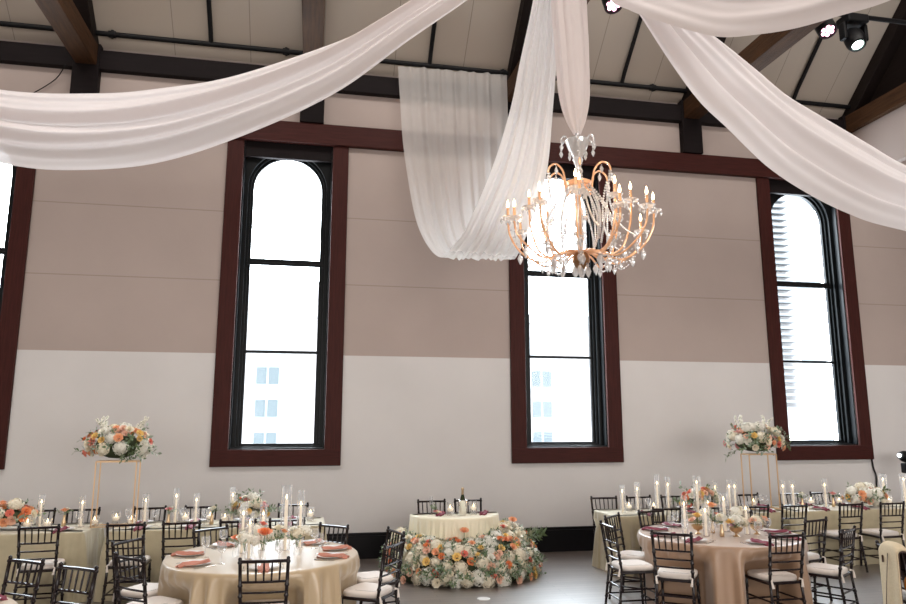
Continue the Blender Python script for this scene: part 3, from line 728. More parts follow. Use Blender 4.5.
cloth('tablecloth', circ(FCN, FR), 0, 'pale cloth on round table cut by the bottom left corner', M['satin'], amp=.02, freq=34, seed=8)
hp = [(SCN[0]-SR, SCN[1]-.05, .02)]+[(SCN[0]-SR*cos(PI*k/24), SCN[1]-SR*sin(PI*k/24)-.05, .03) for k in range(1, 24)]+[(SCN[0]+SR, SCN[1]-.05, .02)]
cloth('tablecloth', poly(hp, 420, lambda p: 1 if p.y < SCN[1]-.09 else .2), 0, 'pale ivory satin cloth on half-round table behind the flower bank', M['ivory'], amp=.02, freq=32, seed=9, flare=0)

# ------------------------------------------------------------------ place settings
b = MB(); b.lathe([(0, .004), (.075, .004), (.09, .008), (.13, .018), (.132, .021), (.09, .012), (.07, .008), (0, .008)], 28); plate_me = b.mesh('plate', M['plate'])
def napkin_mesh(m, name):
    rows = []
    for k in range(15):
        t = k/14; row = []
        wd = .04+.014*t
        for j in range(9):
            s = j/8-.5; row.append((s*2*wd*(1+.1*sin(5*t)), -.17+.29*t, .024+.010*cos(s*9)+.006*sin(7*t+s*4)+(-.012 if t < .12 else 0)))
        rows.append(row)
    b = MB(); b.grid(rows); low = [[(p[0], p[1], p[2]-.012) for p in r] for r in rows]
    b.grid([r[::-1] for r in low])
    for e in (0, -1): b.grid([rows[e], low[e]] if e else [low[e], rows[e]])
    b.grid([[r[0] for r in rows], [r[0] for r in low]]); b.grid([[r[-1] for r in low], [r[-1] for r in rows]])
    return b.mesh(name, m)
nap_me = dict(terra=napkin_mesh(M['terra'], 'napkin_terracotta'), maroon=napkin_mesh(M['maroon'], 'napkin_maroon'))
goblet = thing('wine_glass', '', 'glass', (0, 0, -50))
b = MB(); b.lathe([(.034, 0), (.034, .003), (.006, .008), (.0045, .085), (.012, .092)], 16); b.obj('stem', M['vase'], goblet)
b = MB(); b.lathe([(.012, .092), (.036, .115), (.041, .145), (.036, .19), (.034, .19), (.039, .145), (.033, .117), (.008, .096)], 16, cap=False); b.obj('bowl', M['vase'], goblet)
b = MB(); b.box(-.008, -.1, 0, .008, .0, .003); b.tube([(0, 0, .002), (0, .1, .003)], [.004, .006], 6); knife_me = b.mesh('knife', M['steel'])
b = MB()
for k in range(4): b.box(-.011+k*.0065, -.1, .001, -.0085+k*.0065, -.05, .003)
b.box(-.011, -.05, .001, .011, -.035, .003); b.tube([(0, -.035, .002), (0, .09, .003)], [.003, .006], 6); fork_me = b.mesh('fork', M['steel'])
first_g = []
def put(name, me, loc, rz, label, cat, group):
    o = bpy.data.objects.new(name, me); COL.objects.link(o); o.location = loc; o.rotation_euler = (0, 0, rz); return tag(o, label, cat, group)
for x, y, a, nap, d in SET:
    z = .762; c, s = cos(a), sin(a); rz = a-PI/2
    dd = d.replace('from left ', '')
    put('dinner_plate', plate_me, (x, y, z), 0, 'white plate by chair '+d, 'plate', 'dinner plates')
    put('napkin', nap_me[nap], (x, y, z), rz, ('terracotta' if nap == 'terra' else 'maroon')+' napkin by chair '+d, 'napkin', 'folded napkins')
    gx, gy = x+c*.17+s*.13, y+s*.17-c*.13
    dup(goblet, (gx, gy, z), 0, 'clear wine glass by chair '+d, 'wine glasses')
    if nap == 'terra' or 'round' in d:
        put('knife', knife_me, (x+s*.165, y-c*.165, z), rz, 'steel knife by chair '+d, 'knife', 'cutlery')
        put('fork', fork_me, (x-s*.165, y+c*.165, z), rz, 'steel fork by chair '+d, 'fork', 'cutlery')
def remove_tree(o):
    for c in list(o.children): remove_tree(c)
    bpy.data.objects.remove(o)
remove_tree(goblet)

# ------------------------------------------------------------------ candles
def candle(kind, x, y, h, label, group, z=.762):
    """kind tall: taper in a tall cylinder; short: floating candle in a low cylinder; wide: pillar tapers in a wide cylinder"""
    r = dict(tall=.036, short=.05, wide=.052)[kind]
    t = thing('candle_vase', label, 'candle', (x, y, z), group=group)
    b = MB(); b.lathe([(.0, .004), (r*.9, .004), (r-.003, .012), (r-.003, h), (r, h), (r, .004), (r*.9, 0), (0, 0)], 20, cap=False); b.obj('glass_cylinder', M['vase'], t)
    if kind == 'short':
        hw = h*.5
        b = MB(); b.lathe([(0, hw-.035), (.034, hw-.03), (.041, hw-.005), (.036, hw+.012), (0, hw+.006)], 16); c = b.obj('floating_candle', M['wax'], t)
        b = MB(); b.lathe([(0, .012), (r-.005, .012), (r-.005, hw-.012), (0, hw-.012)], 18); b.obj('water', M['vase'], t)
        top = hw+.006
    else:
        top = h*(.72 if kind == 'tall' else .78); cr = .0135 if kind == 'tall' else .017
        b = MB(); b.lathe([(cr, .006), (cr, top-.01), (cr*.6, top), (0, top)], 12); c = b.obj('taper_candle', M['wax'], t)
    b = MB(); b.tube([(0, 0, top-.002), (.001, 0, top+.008)], .0015, 5); b.obj('wick', M['wick'], c)
    b = MB(); b.lathe([(0, .004), (.005, .01), (.0085, .02), (.006, .033), (.002, .045), (0, .05)], 8, (0, 0, top)); b.obj('flame', M['flame'], c)
    return t
gl = 'glass candles on the left long tables'; gr = 'glass candles on the right long tables'
def row(kind, items, word, table, group):
    for i, (x, y, h) in enumerate(sorted(items)):
        candle(kind, x, y, h, f'{word}, {ORD[i]} from left along {table}', group)
tallA = [(-3.15, 9.50, .38), (-2.68, 9.45, .36), (-1.97, 9.48, .37), (-1.62, 9.5, .43), (-1.38, 9.5, .36), (-.95, 9.52, .43)]
shortA = [(-3.22, 9.32, .14), (-3.0, 9.30, .14), (-2.53, 9.45, .13), (-2.33, 9.62, .15), (-2.10, 9.40, .14), (-1.52, 9.62, .13), (-1.22, 9.62, .13), (-1.02, 9.42, .13), (.02, 9.5, .16)]
row('tall', tallA, 'lit taper in a tall clear cylinder', 'left long table', gl)
row('short', shortA, 'floating candle in a low clear cylinder', 'left long table', gl)
tallB = [(4.28, 9.45, .37), (4.53, 9.50, .40), (4.86, 9.55, .50), (5.0, 9.5, .47), (5.74, 9.5, .40), (5.93, 9.45, .42), (6.05, 9.5, .41), (6.82, 9.48, .40), (6.96, 9.45, .40), (7.52, 9.48, .41)]
wideB = [(5.28, 9.2, .5), (8.55, 9.5, .46), (8.86, 9.44, .46)]
shortB = [(4.72, 9.4, .15), (4.45, 9.62, .13), (5.85, 9.68, .14), (6.42, 9.62, .15), (7.38, 9.62, .15), (7.86, 9.62, .13), (8.62, 9.5, .14)]
row('tall', tallB, 'lit taper in a tall clear cylinder', 'right long table', gr)
row('wide', wideB, 'thick taper in a wide clear cylinder', 'right long table', gr)
row('short', shortB, 'floating candle in a low clear cylinder', 'right long table', gr)
for kind, x, y, h, l in [('wide', -.22, 7.38, .62, 'tallest wide cylinder candle among flowers of terracotta-napkin table'), ('tall', -.62, 7.30, .48, 'leftmost tall taper candle on terracotta-napkin table'),
                         ('tall', -.53, 6.98, .42, 'taper candle in front row of terracotta-napkin table flowers'), ('tall', -.44, 7.42, .45, 'taper candle rising behind orange bloom on terracotta-napkin table'),
                         ('tall', -.08, 7.5, .56, 'rightmost tall taper candle on terracotta-napkin table')]:
    candle(kind, x, y, h, l, 'candles on the left round table')
for kind, x, y, h, l in [('tall', 4.16, 7.55, .42, 'leftmost taper candle on round table with maroon napkins'), ('tall', 4.30, 7.35, .35, 'second taper candle from left on maroon-napkin round table'),
                         ('wide', 4.70, 7.62, .44, 'wide cylinder candle behind the flowers on maroon-napkin round table'), ('tall', 4.82, 7.38, .36, 'rightmost taper candle on round table with maroon napkins'),
                         ('tall', 4.56, 7.72, .40, 'taper candle at the back of maroon-napkin round table flowers')]:
    candle(kind, x, y, h, l, 'candles on the right round table')
candle('short', 1.87, 9.62, .17, 'low clear cylinder with candle left of the wine cooler', 'candles on the half-round table')
candle('short', 2.20, 9.66, .18, 'low clear cylinder with candle right of the wine cooler', 'candles on the half-round table')

# ------------------------------------------------------------------ flowers
def rose_mesh(name, m, petals=(5, 6, 7, 8)):
    rnd = random.Random(len(name)); b = MB()
    b.ball((0, 0, .55), .28, 8, 6, 1, 1, 1.1)
    for L, n in enumerate(petals):
        rr = .22+.18*L; h = .98-.10*L; lean = .02+.13*L
        for k in range(n):
            a0 = 2*PI*k/n+L*.7+rnd.uniform(-.1, .1); span = 2*PI/n*.75
            rows = []
            for i in range(4):
                t = i/3; row = []
                for j in range(5):
                    u = j/4-.5; a = a0+u*span*1.95*(1-.22*t*t)
                    r = rr*(.55+.55*t)+lean*t*t*(1.1-abs(u))
                    row.append((r*cos(a), r*sin(a), .1+h*t*(1-.5*u*u*t)-.12*L*t*t*.4))
                rows.append(row)
            b.grid(rows)
    return b.mesh(name, m, angle=180)
def hyd_mesh(name, m):
    rnd = random.Random(3); b = MB(); N = 74
    b.ball((0, 0, .35), .80, 10, 8, 1, 1, .76)
    for i in range(N):
        z = 1-1.6*(i+.5)/N; r = math.sqrt(max(0, 1-z*z)); a = i*2.39996
        nrm = Vector((r*cos(a), r*sin(a), z)); k = rnd.uniform(.9, 1.12); p = Vector((nrm.x*k, nrm.y*k, .35+nrm.z*.78*k))
        u = nrm.orthogonal().normalized(); w = nrm.cross(u); ro = rnd.uniform(0, 6)
        u, w = u*cos(ro)+w*sin(ro), w*cos(ro)-u*sin(ro); s = rnd.uniform(.17, .25)
        nn = (nrm+u*rnd.uniform(-.35, .35)+w*rnd.uniform(-.35, .35)).normalized(); u = (u-nn*u.dot(nn)).normalized(); w = nn.cross(u)
        for q in range(4):
            aa = q*PI/2; d = u*cos(aa)+w*sin(aa); e = w*cos(aa)-u*sin(aa)
            p0 = p-nn*.07
            b.add([p0, p0+d*s*.55+e*s*.5+nn*.08, p0+d*s*1.05+nn*.05, p0+d*s*.55-e*s*.5+nn*.08], [(0, 3, 2, 1)])
    return b.mesh(name, m, angle=30)
def spray_mesh(name, m):
    b = MB(); rnd = random.Random(5)
    pts = spline([(0, 0, 0), (.1, 0, 1.2), (.35, 0, 2.3), (.8, 0, 3.0)], 16); b.cur = 0
    b.tube(pts, .03, 5); b.cur = 1
    for i, p in enumerate(pts[4:]):
        for q in range(2):
            a = rnd.uniform(0, 6.28); r = .28*(1-.04*i); c = p+Vector((r*cos(a), r*sin(a), .05))
            b.ball(c, .2*(1-.035*i), 6, 4, 1, 1, .8)
    return b.mesh(name, [M['stem'], m], angle=180)
ROSE = {k: rose_mesh('rose_'+k, M['f_'+k]) for k in FC}
HYD = {k: hyd_mesh('hydrangea_'+k, M['f_'+k]) for k in ('white', 'cream')}
SPR = spray_mesh('delphinium', M['f_white'])
def leaves(mb, p, d, n, L, rnd):
    """a sprig: n leaves along a short curved stem"""
    d = Vector(d).normalized(); u = d.orthogonal().normalized(); p = Vector(p)
    tip = p+d*L+Vector((0, 0, -.15*L))
    mb.tube([p, p.lerp(tip, .5)+u*.05*L, tip], .002, 4)
    for i in range(n):
        t = .25+.75*i/max(1, n-1); q = p.lerp(tip, t)
        a = i*2.4+rnd.uniform(-.5, .5); w = d.cross(u); o = (u*cos(a)+w*sin(a)+d*.7).normalized(); l = L*rnd.uniform(.28, .42); si = o.cross(d); si = si.normalized()*l*.26 if si.length > 1e-4 else u*l*.26
        nn = o.cross(si).normalized()*l*.08
        mb.cur = 0 if rnd.random() < .6 else 1
        mb.add([q, q+o*l*.45+si+nn, q+o*l, q+o*l*.45-si+nn], [(0, 1, 2), (0, 2, 3)])
def q_of(d, rnd):
    from mathutils import Quaternion
    return Vector(d).to_track_quat('Z', 'Y') @ Quaternion((0, 0, 1), rnd.uniform(0, 6.28))
FN = dict(white='white', cream='cream', blush='blush', peach='peach', orange='orange', coral='coral', yellow='yellow', pink='pink')
def bloom(par, kind, colr, p, d, s, rnd):
    if kind == 'h': inst('hydrangea', HYD[colr], par, p, q_of(d, rnd), s, f'{colr} hydrangea head')
    elif kind == 's': inst('delphinium_spray', SPR, par, p, q_of(d, rnd), s, 'white flower spray')
    else: inst('rose', ROSE[colr], par, p, q_of(d, rnd), s, f'{colr} rose')
def arrangement(loc, abc, label, group, seed, nh=6, nr=26, ns=2, nl=60, palette=('cream', 'peach', 'orange', 'yellow', 'coral', 'blush', 'peach', 'white'), sprigL=.16, spread=.1):
    rnd = random.Random(seed); t = thing('flower_arrangement', label, 'flower arrangement', loc, group=group); A, B_, C_ = abc
    b = MB(); b.ball((0, 0, 0), 1, 14, 8, A*.72, B_*.72, C_*.62); b.obj('floral_foam', M['core'], t)
    placed = []
    def spot(md, zmin=-.35):
        for _ in range(60):
            z = rnd.uniform(zmin, 1); a = rnd.uniform(0, 6.28); r = math.sqrt(1-z*z)
            n = Vector((r*cos(a), r*sin(a), z)); p = Vector((n.x*A, n.y*B_, n.z*C_))
            if all((p-q).length > md+m for q, m in placed): break
        placed.append((p, md)); return p, Vector((n.x/A, n.y/B_, n.z/C_)).normalized()
    for i in range(nh):
        p, d = spot(.055); bloom(t, 'h', 'white' if i % 3 else 'cream', p*.84, d, rnd.uniform(.066, .085), rnd)
    for i in range(nr):
        p, d = spot(.024); bloom(t, 'r', palette[i % len(palette)], p*rnd.uniform(.86, 1.08), d, rnd.uniform(.032, .048), rnd)
    for i in range(ns):
        sg = 1 if i % 2 else -1
        bloom(t, 's', 'white', (sg*A*.6*rnd.uniform(.4, 1), rnd.uniform(-.05, .05), C_*.6), (sg*rnd.uniform(.1, .8), rnd.uniform(-.2, .2), 1), .075, rnd)
    b = MB()
    for i in range(nl):
        z = rnd.uniform(-.6, .9); a = rnd.uniform(0, 6.28); r = math.sqrt(1-z*z); n = Vector((r*cos(a), r*sin(a), z))
        if loc[2] < 1.2: n.z = max(n.z, -.1)
        leaves(b, (n.x*A*.8, n.y*B_*.8, n.z*C_*.8), (n.x, n.y, n.z*.7+(.25 if loc[2] < 1.2 else 0)), 6, sprigL*rnd.uniform(.6, 1.2), rnd)
    b.obj('foliage', [M['leaf'], M['leaf2']], t, angle=180)
    return t
def stand(x, y, w, dp, h, label):
    t = thing('flower_stand', label, 'flower stand', (x, y, .762), group='gold flower stands')
    for sx in (-1, 1):
        for sy in (-1, 1):
            b = MB(); b.box(sx*w/2-.007, sy*dp/2-.007, 0, sx*w/2+.007, sy*dp/2+.007, h); b.obj('leg', M['goldrod'], t, smooth=False)
    b = MB()
    for sy in (-1, 1): b.box(-w/2, sy*dp/2-.007, h-.014, w/2, sy*dp/2+.007, h)
    for sx in (-1, 1): b.box(sx*w/2-.007, -dp/2, h-.014, sx*w/2+.007, dp/2, h)
    b.obj('top_frame', M['goldrod'], t, smooth=False)
    b = MB(); b.box(-w/2, -dp/2, h, w/2, dp/2, h+.006); b.obj('top_plate', M['goldrod'], t, smooth=False)
    b = MB()
    for sy in (-1, 1): b.box(-w/2, sy*dp/2-.007, 0, w/2, sy*dp/2+.007, .012)
    for sx in (-1, 1): b.box(sx*w/2-.007, -dp/2, 0, sx*w/2+.007, dp/2, .012)
    b.obj('base_frame', M['goldrod'], t, smooth=False)
stand(-2.31, 9.45, .46, .2, .77, 'tall gold rod stand on left long table')
stand(6.46, 9.48, .44, .2, .78, 'tall gold rod stand on right long table')
arrangement((-2.33, 9.45, 1.71), (.37, .25, .24), 'raised bouquet of peach, orange and white flowers on left gold stand', 'raised bouquets', 21, nh=14, nr=46, ns=6, nl=46)
arrangement((6.42, 9.48, 1.72), (.43, .26, .24), 'raised bouquet trailing white sprays on right gold stand', 'raised bouquets', 22, nh=16, nr=44, ns=6, nl=50, palette=('cream', 'blush', 'peach', 'pink', 'yellow', 'coral', 'white', 'orange'))
gq = 'low table bouquets'
arrangement((-3.50, 9.42, .90), (.30, .18, .15), 'low peach and orange bouquet on table at far left edge', gq, 23, nh=5, nr=34, ns=0, nl=30, palette=('peach', 'orange', 'blush', 'coral', 'cream'))
arrangement((-.72, 9.48, .91), (.20, .14, .15), 'low bouquet on left long table behind the terracotta-napkin table', gq, 24, nh=3, nr=24, ns=0, nl=30, palette=('white', 'pink', 'orange', 'yellow', 'white'))
arrangement((5.44, 9.42, .91), (.26, .16, .16), 'low bouquet on right long table behind the maroon-napkin table', gq, 25, nh=6, nr=30, ns=0, nl=28)
arrangement((8.14, 9.42, .90), (.30, .17, .14), 'low round bouquet of blush and white on right long table', gq, 26, nh=9, nr=32, ns=0, nl=26, palette=('blush', 'cream', 'peach', 'white', 'yellow'))

def vase_of(kind, x, y, blooms, label, group, seed, h=.13, z=.762):
    rnd = random.Random(seed); t = thing('bud_vase', label, 'vase with flowers', (x, y, z), group=group)
    b = MB()
    if kind == 'bowl': b.lathe([(.035, 0), (.035, .006), (.012, .02), (.012, .035), (.06, .06), (.075, .1), (.07, .1), (.054, .065), (.0, .045)], 18); b.obj('vase', M['gold'], t)
    elif kind == 'gold': b.lathe([(.022, 0), (.026, .01), (.024, .05), (.014, h*.7), (.016, h), (.013, h), (.011, h*.7), (0, h*.6)], 14); b.obj('vase', M['gold'], t)
    else: b.lathe([(.026, 0), (.03, .02), (.028, .06), (.016, h*.75), (.019, h), (.016, h), (.013, h*.75), (0, .01)], 14, cap=False); b.obj('vase', M['vase'], t)
    top = .1 if kind == 'bowl' else h; lf = MB()
    for (k, c, dx, dy, dz, s) in blooms:
        p = Vector((dx, dy, top+dz)); d = Vector((dx*2, dy*2-.03, .2+abs(dz)))
        b = MB(); b.tube([(0, 0, top*.6), (dx*.5, dy*.5, top+dz*.5), p], .003, 5); b.obj('stem', M['stem'], t)
        bloom(t, k, c, p, d, s, rnd)
        for q in range(2): leaves(lf, (dx*.4, dy*.4, top+dz*.2), (rnd.uniform(-1, 1), rnd.uniform(-1, 1), .5), 5, .1, rnd)
    lf.obj('foliage', [M['leaf'], M['leaf2']], t, angle=180)
    return t
gv = 'gold bud vases on the long tables'
for x, y, c, l in [(-2.90, 9.55, 'peach', 'gold bud vase with one peach rose, far left on long table'), (-1.68, 9.40, 'pink', 'gold bud vase with one pink rose, right of left gold stand'),
                   (-1.17, 9.36, 'white', 'gold bud vase with a white bloom on left long table'), (7.14, 9.5, 'white', 'gold bud vase with a white bloom on right long table'),
                   (7.66, 9.5, 'pink', 'gold bud vase with one pink rose on right long table')]:
    vase_of('gold', x, y, [('r', c, 0, 0, .04, .042), ('r', 'white' if c != 'white' else 'cream', .02, .02, .06, .028)], l, gv, int(abs(x*10)))
gD2 = 'flower vases on the left round table'
VD = [('glass', -.40, 6.94, [('h', 'white', -.05, 0, .02, .06), ('r', 'orange', .01, -.03, .09, .058)], 'clear vase with the largest orange bloom, front of terracotta-napkin table'),
      ('glass', -.66, 7.12, [('r', 'orange', 0, 0, .02, .045), ('h', 'white', .07, .02, .03, .06)], 'clear vase with orange rose at the left of terracotta-napkin table flowers'),
      ('glass', -.48, 7.24, [('h', 'white', 0, 0, .06, .07), ('r', 'coral', .05, 0, .13, .035), ('r', 'white', -.06, 0, .12, .035)], 'clear vase with coral rose at the middle of terracotta-napkin table flowers'),
      ('glass', -.28, 7.12, [('r', 'cream', 0, 0, .10, .045), ('r', 'peach', .05, .02, .07, .035), ('h', 'white', -.03, .05, .02, .06)], 'clear vase with cream rose right of the large orange bloom'),
      ('glass', -.10, 7.08, [('h', 'cream', 0, 0, .05, .07), ('h', 'white', .07, .03, .07, .06), ('r', 'white', -.04, -.03, .10, .035)], 'clear vase with cream hydrangea, right end of terracotta-napkin table flowers'),
      ('glass', -.56, 6.92, [('h', 'white', 0, 0, .04, .065), ('r', 'cream', -.04, -.02, .07, .035)], 'clear vase of white hydrangea, front left of terracotta-napkin table flowers')]
for i, v in enumerate(VD): vase_of(*v, gD2, 40+i)
gE2 = 'flower vases on the right round table'
VE = [('bowl', 4.62, 7.28, [('h', 'white', 0, 0, .05, .075), ('h', 'cream', .08, .02, .03, .065), ('r', 'yellow', -.07, -.02, .05, .04)], 'gold footed bowl of hydrangea at the front of maroon-napkin table'),
      ('bowl', 4.30, 7.52, [('r', 'yellow', 0, 0, .08, .05), ('h', 'white', .08, 0, .03, .065), ('r', 'blush', -.06, 0, .04, .04)], 'gold footed bowl with yellow rose, left on maroon-napkin table'),
      ('gold', 4.50, 7.55, [('r', 'peach', 0, 0, .15, .055), ('h', 'white', -.06, .03, .08, .06), ('r', 'orange', .05, -.02, .06, .035)], 'gold vase with tall peach rose, middle of maroon-napkin table'),
      ('gold', 4.76, 7.48, [('h', 'white', 0, 0, .08, .07), ('r', 'white', .06, 0, .13, .035)], 'gold vase of tall white flowers, right of the peach rose'),
      ('bowl', 4.94, 7.38, [('h', 'cream', 0, 0, .03, .065), ('r', 'peach', .08, -.03, .05, .045), ('r', 'blush', -.06, -.03, .04, .04)], 'gold footed bowl with peach rose, right on maroon-napkin table'),
      ('gold', 4.46, 7.30, [('h', 'white', 0, 0, .05, .06), ('r', 'cream', -.03, -.03, .08, .035)], 'gold vase of white hydrangea, front left on maroon-napkin table')]
for i, v in enumerate(VE): vase_of(*v, gE2, 60+i)

# flower bank on the floor in front of the half-round table
fb = thing('floor_flower_arrangement', 'large bank of white, peach and orange flowers on floor round half-round table', 'flower arrangement', (0, 0, 0))
rnd = random.Random(99)
def mound(phi, u, k=1.0):
    """phi: angle round the table front, u: 0 at the cloth .. 1 at the outer foot"""
    ca, sa = cos(phi), sin(phi)
    inn = Vector((SCN[0]+(SR+.05)*ca, SCN[1]-.05+(SR+.05)*sa)); out = Vector((2.06+1.02*ca, 9.82+1.0*sa))
    hgt = .44+.08*max(0, ca)*1.6+.05*max(0, -ca)
    p = inn.lerp(out, u); z = hgt*math.sqrt(max(0, 1-u*u))*k
    return Vector((p.x, p.y, max(.045, .02+z)))
def mnorm(phi, u):
    e = .02; a = mound(phi+e, u)-mound(phi-e, u); c = mound(phi, min(1, u+e))-mound(phi, max(0, u-e)); n = a.cross(c)
    n = n.normalized(); return n if n.z > 0 or n.dot(Vector((cos(phi), sin(phi), 0))) > 0 else -n
b = MB(); rows = []
for i in range(41):
    ph = PI*1.0-.12+(PI+.24)*i/40; rows.append([mound(ph, 0, 0)]+[mound(ph, u/10*.9, .72) for u in range(0, 10)]+[mound(ph, .85, .3), mound(ph, .86, 0)])
rows = [[(p[0], p[1], max(0, p[2]-.03)) for p in r] for r in rows]
b.grid(rows); b.add(rows[0], [tuple(range(len(rows[0])))]); b.add(rows[-1], [tuple(range(len(rows[0])-1, -1, -1))]); b.obj('floral_base', M['core'], fb)
placed = []
def mspot(md):
    for _ in range(200):
        ph = PI-.1+(PI+.2)*rnd.random(); u = sin(rnd.random()*PI/2*.97+.03); p = mound(ph, u)
        if all((p-q).length > md+m for q, m in placed): break
    placed.append((p, md)); n = mnorm(ph, u); return p, n
for i in range(58):
    p, n = mspot(.062); bloom(fb, 'h', 'cream' if i % 3 else 'white', Vector((p.x-n.x*.04, p.y-n.y*.04, max(.05, p.z-n.z*.04))), n+Vector((0, 0, .15)), rnd.uniform(.072, .11), rnd)
cols = ['cream', 'peach', 'orange', 'yellow', 'blush', 'coral', 'cream', 'white', 'peach', 'orange', 'yellow', 'blush']
for i in range(96):
    p, n = mspot(.026); bloom(fb, 'r', cols[i % 12], p+n*rnd.uniform(.01, .05), n, rnd.uniform(.034, .05), rnd)
for i, (ph, u) in enumerate([(5.9, .1), (6.0, .3), (6.15, .2), (4.4, .02), (4.5, .05), (3.5, .1), (5.75, .02)]):
    bloom(fb, 's', 'white', mound(ph, u)-Vector((0, 0, .06)), (cos(ph)*.4, sin(ph)*.2, 1), .05 if i < 3 else .04, rnd)
for i, (x, z) in enumerate([(1.98, .62), (2.75, .68), (2.66, .62)]):
    pp = mound(4.66 if i == 0 else 5.95, .02); bloom(fb, 'r', ('peach', 'peach', 'cream')[i], (x, pp.y-.03*i, z-.02), (0, -.5, 1), .05, rnd)
    b = MB(); b.tube([(x, pp.y-.03*i, .3), (x, pp.y-.03*i, z)], .004, 5); b.obj('stem', M['stem'], fb)
b = MB()
for i in range(420):
    ph = PI-.15+(PI+.3)*rnd.random(); u = rnd.random() if i < 300 else rnd.uniform(.9, 1); p = mound(ph, u, .9); n = mnorm(ph, u)
    leaves(b, p, n+Vector((rnd.uniform(-.8, .8), rnd.uniform(-.6, .6), .25)), 6, rnd.uniform(.09, .15), rnd)
for (ph, L) in ((6.2, .34), (6.28, .30), (6.1, .3), (5.9, .25)):
    leaves(b, mound(ph, .6), (cos(ph)+.4, sin(ph), .25), 12, L, rnd)
b.obj('foliage', [M['leaf'], M['leaf2']], fb, angle=180)

# ------------------------------------------------------------------ on the half-round table
wc = thing('wine_cooler', 'silver cooler standing on the half-round table', 'wine cooler', (2.04, 9.62, .762))
b = MB(); b.lathe([(.048, 0), (.055, .01), (.06, .19), (.064, .195), (.06, .2), (.052, .19), (.048, .02), (0, .02)], 20); b.obj('bucket', M['steel'], wc)
for s in (-1, 1):
    b = MB(); b.tube([(s*.06, 0, .165), (s*.08, 0, .165), (s*.08, 0, .135), (s*.059, 0, .135)], .005, 6); b.obj('handle', M['steel'], wc)
bt = thing('wine_bottle', 'sparkling wine bottle with gold foil neck in the silver cooler', 'bottle', (2.04, 9.62, .79))
b = MB(); b.lathe([(0, 0), (.04, .002), (.041, .15), (.03, .2), (.016, .245), (.0155, .25)], 16); b.obj('body', mat('green_bottle', (.02, .035, .012), .1, spec=.7), bt)
b = MB(); b.lathe([(.0165, .225), (.0165, .30), (.02, .305), (.02, .325), (.014, .335), (0, .337)], 14); b.obj('foil', M['gold'], bt)
vase_of('glass', 1.70, 9.70, [('r', 'pink', -.02, -.03, -.04, .03), ('r', 'pink', .03, -.02, -.05, .028), ('r', 'cream', .0, -.05, -.05, .03)], 'little pink posy on the half-round table left of the cooler', 'posy', 77, h=.08)
for i, x in enumerate((1.62, 2.36)):
    put('napkin', nap_me['maroon'], (x+.14 if i == 0 else x, 9.72, .764), -PI/2+1.2, ('maroon napkin on the half-round table left of the cooler', 'maroon napkin on the half-round table right of the cooler')[i], 'napkin', 'folded napkins')
fl = thing('champagne_flute', 'empty clear flute on half-round table in front of left chair', 'glass', (1.63, 9.74, .762))
b = MB(); b.lathe([(.03, 0), (.03, .003), (.005, .008), (.004, .09), (.008, .095)], 14); b.obj('stem', M['vase'], fl)
b = MB(); b.lathe([(.008, .095), (.024, .13), (.026, .18), (.022, .24), (.02, .24), (.024, .18), (.021, .13), (.003, .1)], 14, cap=False); b.obj('bowl', M['vase'], fl)

# ------------------------------------------------------------------ jacket and bag on the corner chair
jk = thing('jacket', 'beige jacket draped over the back of the bottom right chair', 'jacket', (CHAIRS[-1][0], CHAIRS[-1][1], 0), CHAIRS[-1][2])
def jsheet(x0, x1, zr, zf, off, flare):
    """folded sheet: up the rear of the chair back, over the top rail, down its front"""
    rows = []; prof = []
    for k in range(15): t = k/14; prof.append((-1, zr+(.915-zr)*t, 1-t))
    for k in range(1, 8): a = PI*k/8; prof.append((-cos(a), .915+(.030+off)*sin(a), 0))
    for k in range(11): t = k/10; prof.append((1, .915-(.915-zf)*t, t))
    for sd, z, t in prof:
        row = []
        for j in range(21):
            s_ = j/20; x = x0+(x1-x0)*s_
            lean = -.262+(.915-z)*.15 if z < .915 else -.262
            hang = (.034+off+.055*t)*(sd if abs(sd) < 1 else sd)+(.012*sin(10*s_+3*t)*t if abs(sd) == 1 else 0)
            row.append((x*(1+flare*t), lean+hang-(.06*t if sd == -1 else 0), z-.045*(2*s_-1)**4-.012))
        rows.append(row)
    b = MB(); b.grid(rows); return b
jsheet(-.07, .215, .22, .60, .016, .14).obj('body', M['jacket'], jk, angle=180, solid=.014)
jsheet(-.06, .212, .26, .64, .0, .10).obj('lining', M['jlining'], jk, angle=180, solid=.006)
b = MB(); b.tube([(.085, -.325, .86), (.10, -.365, .6), (.11, -.41, .25)], .0035, 6); b.obj('seam', M['jlining'], jk)
for z in (.83, .80):
    b = MB(); b.box(.0, -.335, z-.03, .006, -.322, z); b.obj('buttonhole', M['jlining'], jk, smooth=False)
bg = thing('handbag', 'orange bag on the seat of the chair with the jacket', 'bag', (CHAIRS[-1][0]-.23, CHAIRS[-1][1]-.135, .508), CHAIRS[-1][2])
b = MB(); b.ball((.04, 0, .105), .105, 16, 12, 1.1, .75, 1); b.obj('body', M['orange'], bg)
b = MB(); b.tube([(.04+.1*cos(a), 0, .18+.12*sin(a)) for a in [PI*k/14 for k in range(15)]], .009, 7); b.obj('strap', M['jlining'], bg)

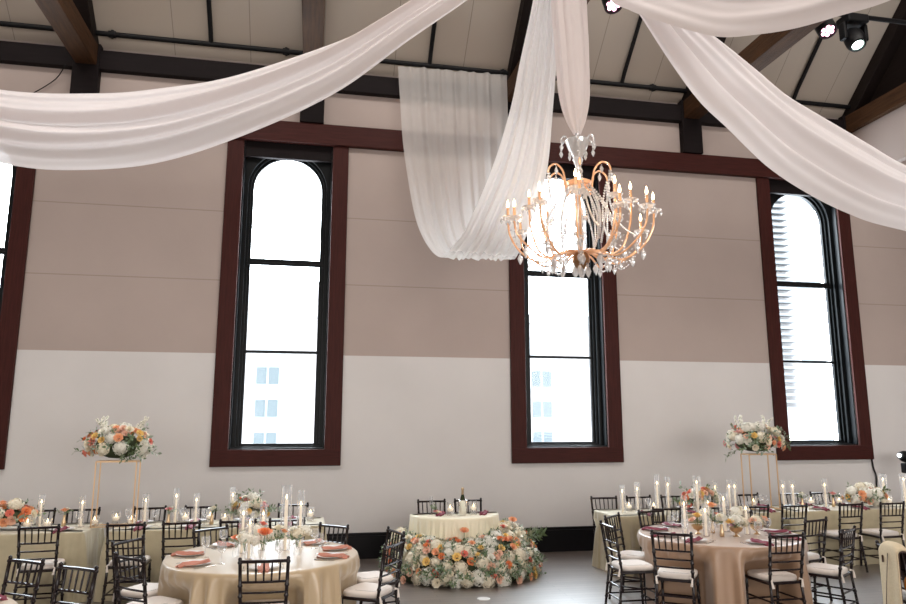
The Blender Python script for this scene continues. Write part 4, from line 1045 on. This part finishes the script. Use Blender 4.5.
# ------------------------------------------------------------------ light, world, camera
w = bpy.data.worlds.new('World'); sc.world = w; w.use_nodes = True
bgn = w.node_tree.nodes['Background']; bgn.inputs[0].default_value = (.83, .925, 1, 1); bgn.inputs[1].default_value = 16.0
def area(name, loc, target, sx, sy, power, col, portal=False):
    l = bpy.data.lights.new(name, 'AREA'); l.shape = 'RECTANGLE'; l.size = sx; l.size_y = sy; l.energy = power; l.color = col
    o = bpy.data.objects.new(name, l); COL.objects.link(o); o.location = loc
    o.rotation_euler = (Vector(target)-Vector(loc)).to_track_quat('-Z', 'Y').to_euler()
    l.cycles.is_portal = portal
    return o
for i, x in enumerate(WINX): area('window_portal', (x, 11.31, 4.0), (x, 0, 4.0), 1.39, 4.85, 1, (1, 1, 1), True)
# added area fills standing in for unseen, unbuilt windows of the opposite wall
for x, pw in ((-8.0, 130), (-3.5, 110), (1.0, 130), (5.5, 210), (10.0, 270)):
    area('opposite_wall_fill', (x, -5.9, 3.6), (x, 11, 3.4), 3.2, 4.4, pw, (1, .955, .91))
# the flame bulbs of the chandelier are its light sources
for (x, y, z) in BULBS:
    pl = bpy.data.lights.new('flame_bulb_light', 'POINT'); pl.energy = 3.6; pl.color = (1, .66, .38); pl.shadow_soft_size = .02
    o = bpy.data.objects.new('flame_bulb_light', pl); COL.objects.link(o); o.location = (2.80+x, 7.0+y, 3.62+z)
# added overhead area fill under the ridge to soften shadows, no lamp built there
area('ridge_fill', (2.5, 3.2, 12.4), (2.5, 6.0, 0), 22, 2.5, 1080, (1, .935, .885))

cam = bpy.data.cameras.new('Camera'); co = bpy.data.objects.new('Camera', cam); COL.objects.link(co)
cam.sensor_width = 36; cam.sensor_fit = 'HORIZONTAL'; cam.lens = 701.74/906*36; cam.clip_end = 200
p, y = .1696, .1957
fw = Vector((sin(y)*cos(p), cos(y)*cos(p), sin(p))); rt = Vector((cos(y), -sin(y), 0)); up = rt.cross(fw)
co.matrix_world = Matrix.Translation((0, 0, 2.0)) @ Matrix((rt, up, -fw)).transposed().to_4x4()
sc.camera = co
vs = sc.view_settings; vs.view_transform = 'Standard'; vs.look = 'None'; vs.gamma = 1; vs.exposure = .35; vs.use_curve_mapping = False
cy = sc.cycles; cy.use_denoising = True; cy.max_bounces = 10; cy.diffuse_bounces = 5; cy.glossy_bounces = 4; cy.transparent_max_bounces = 40; cy.sample_clamp_indirect = 6
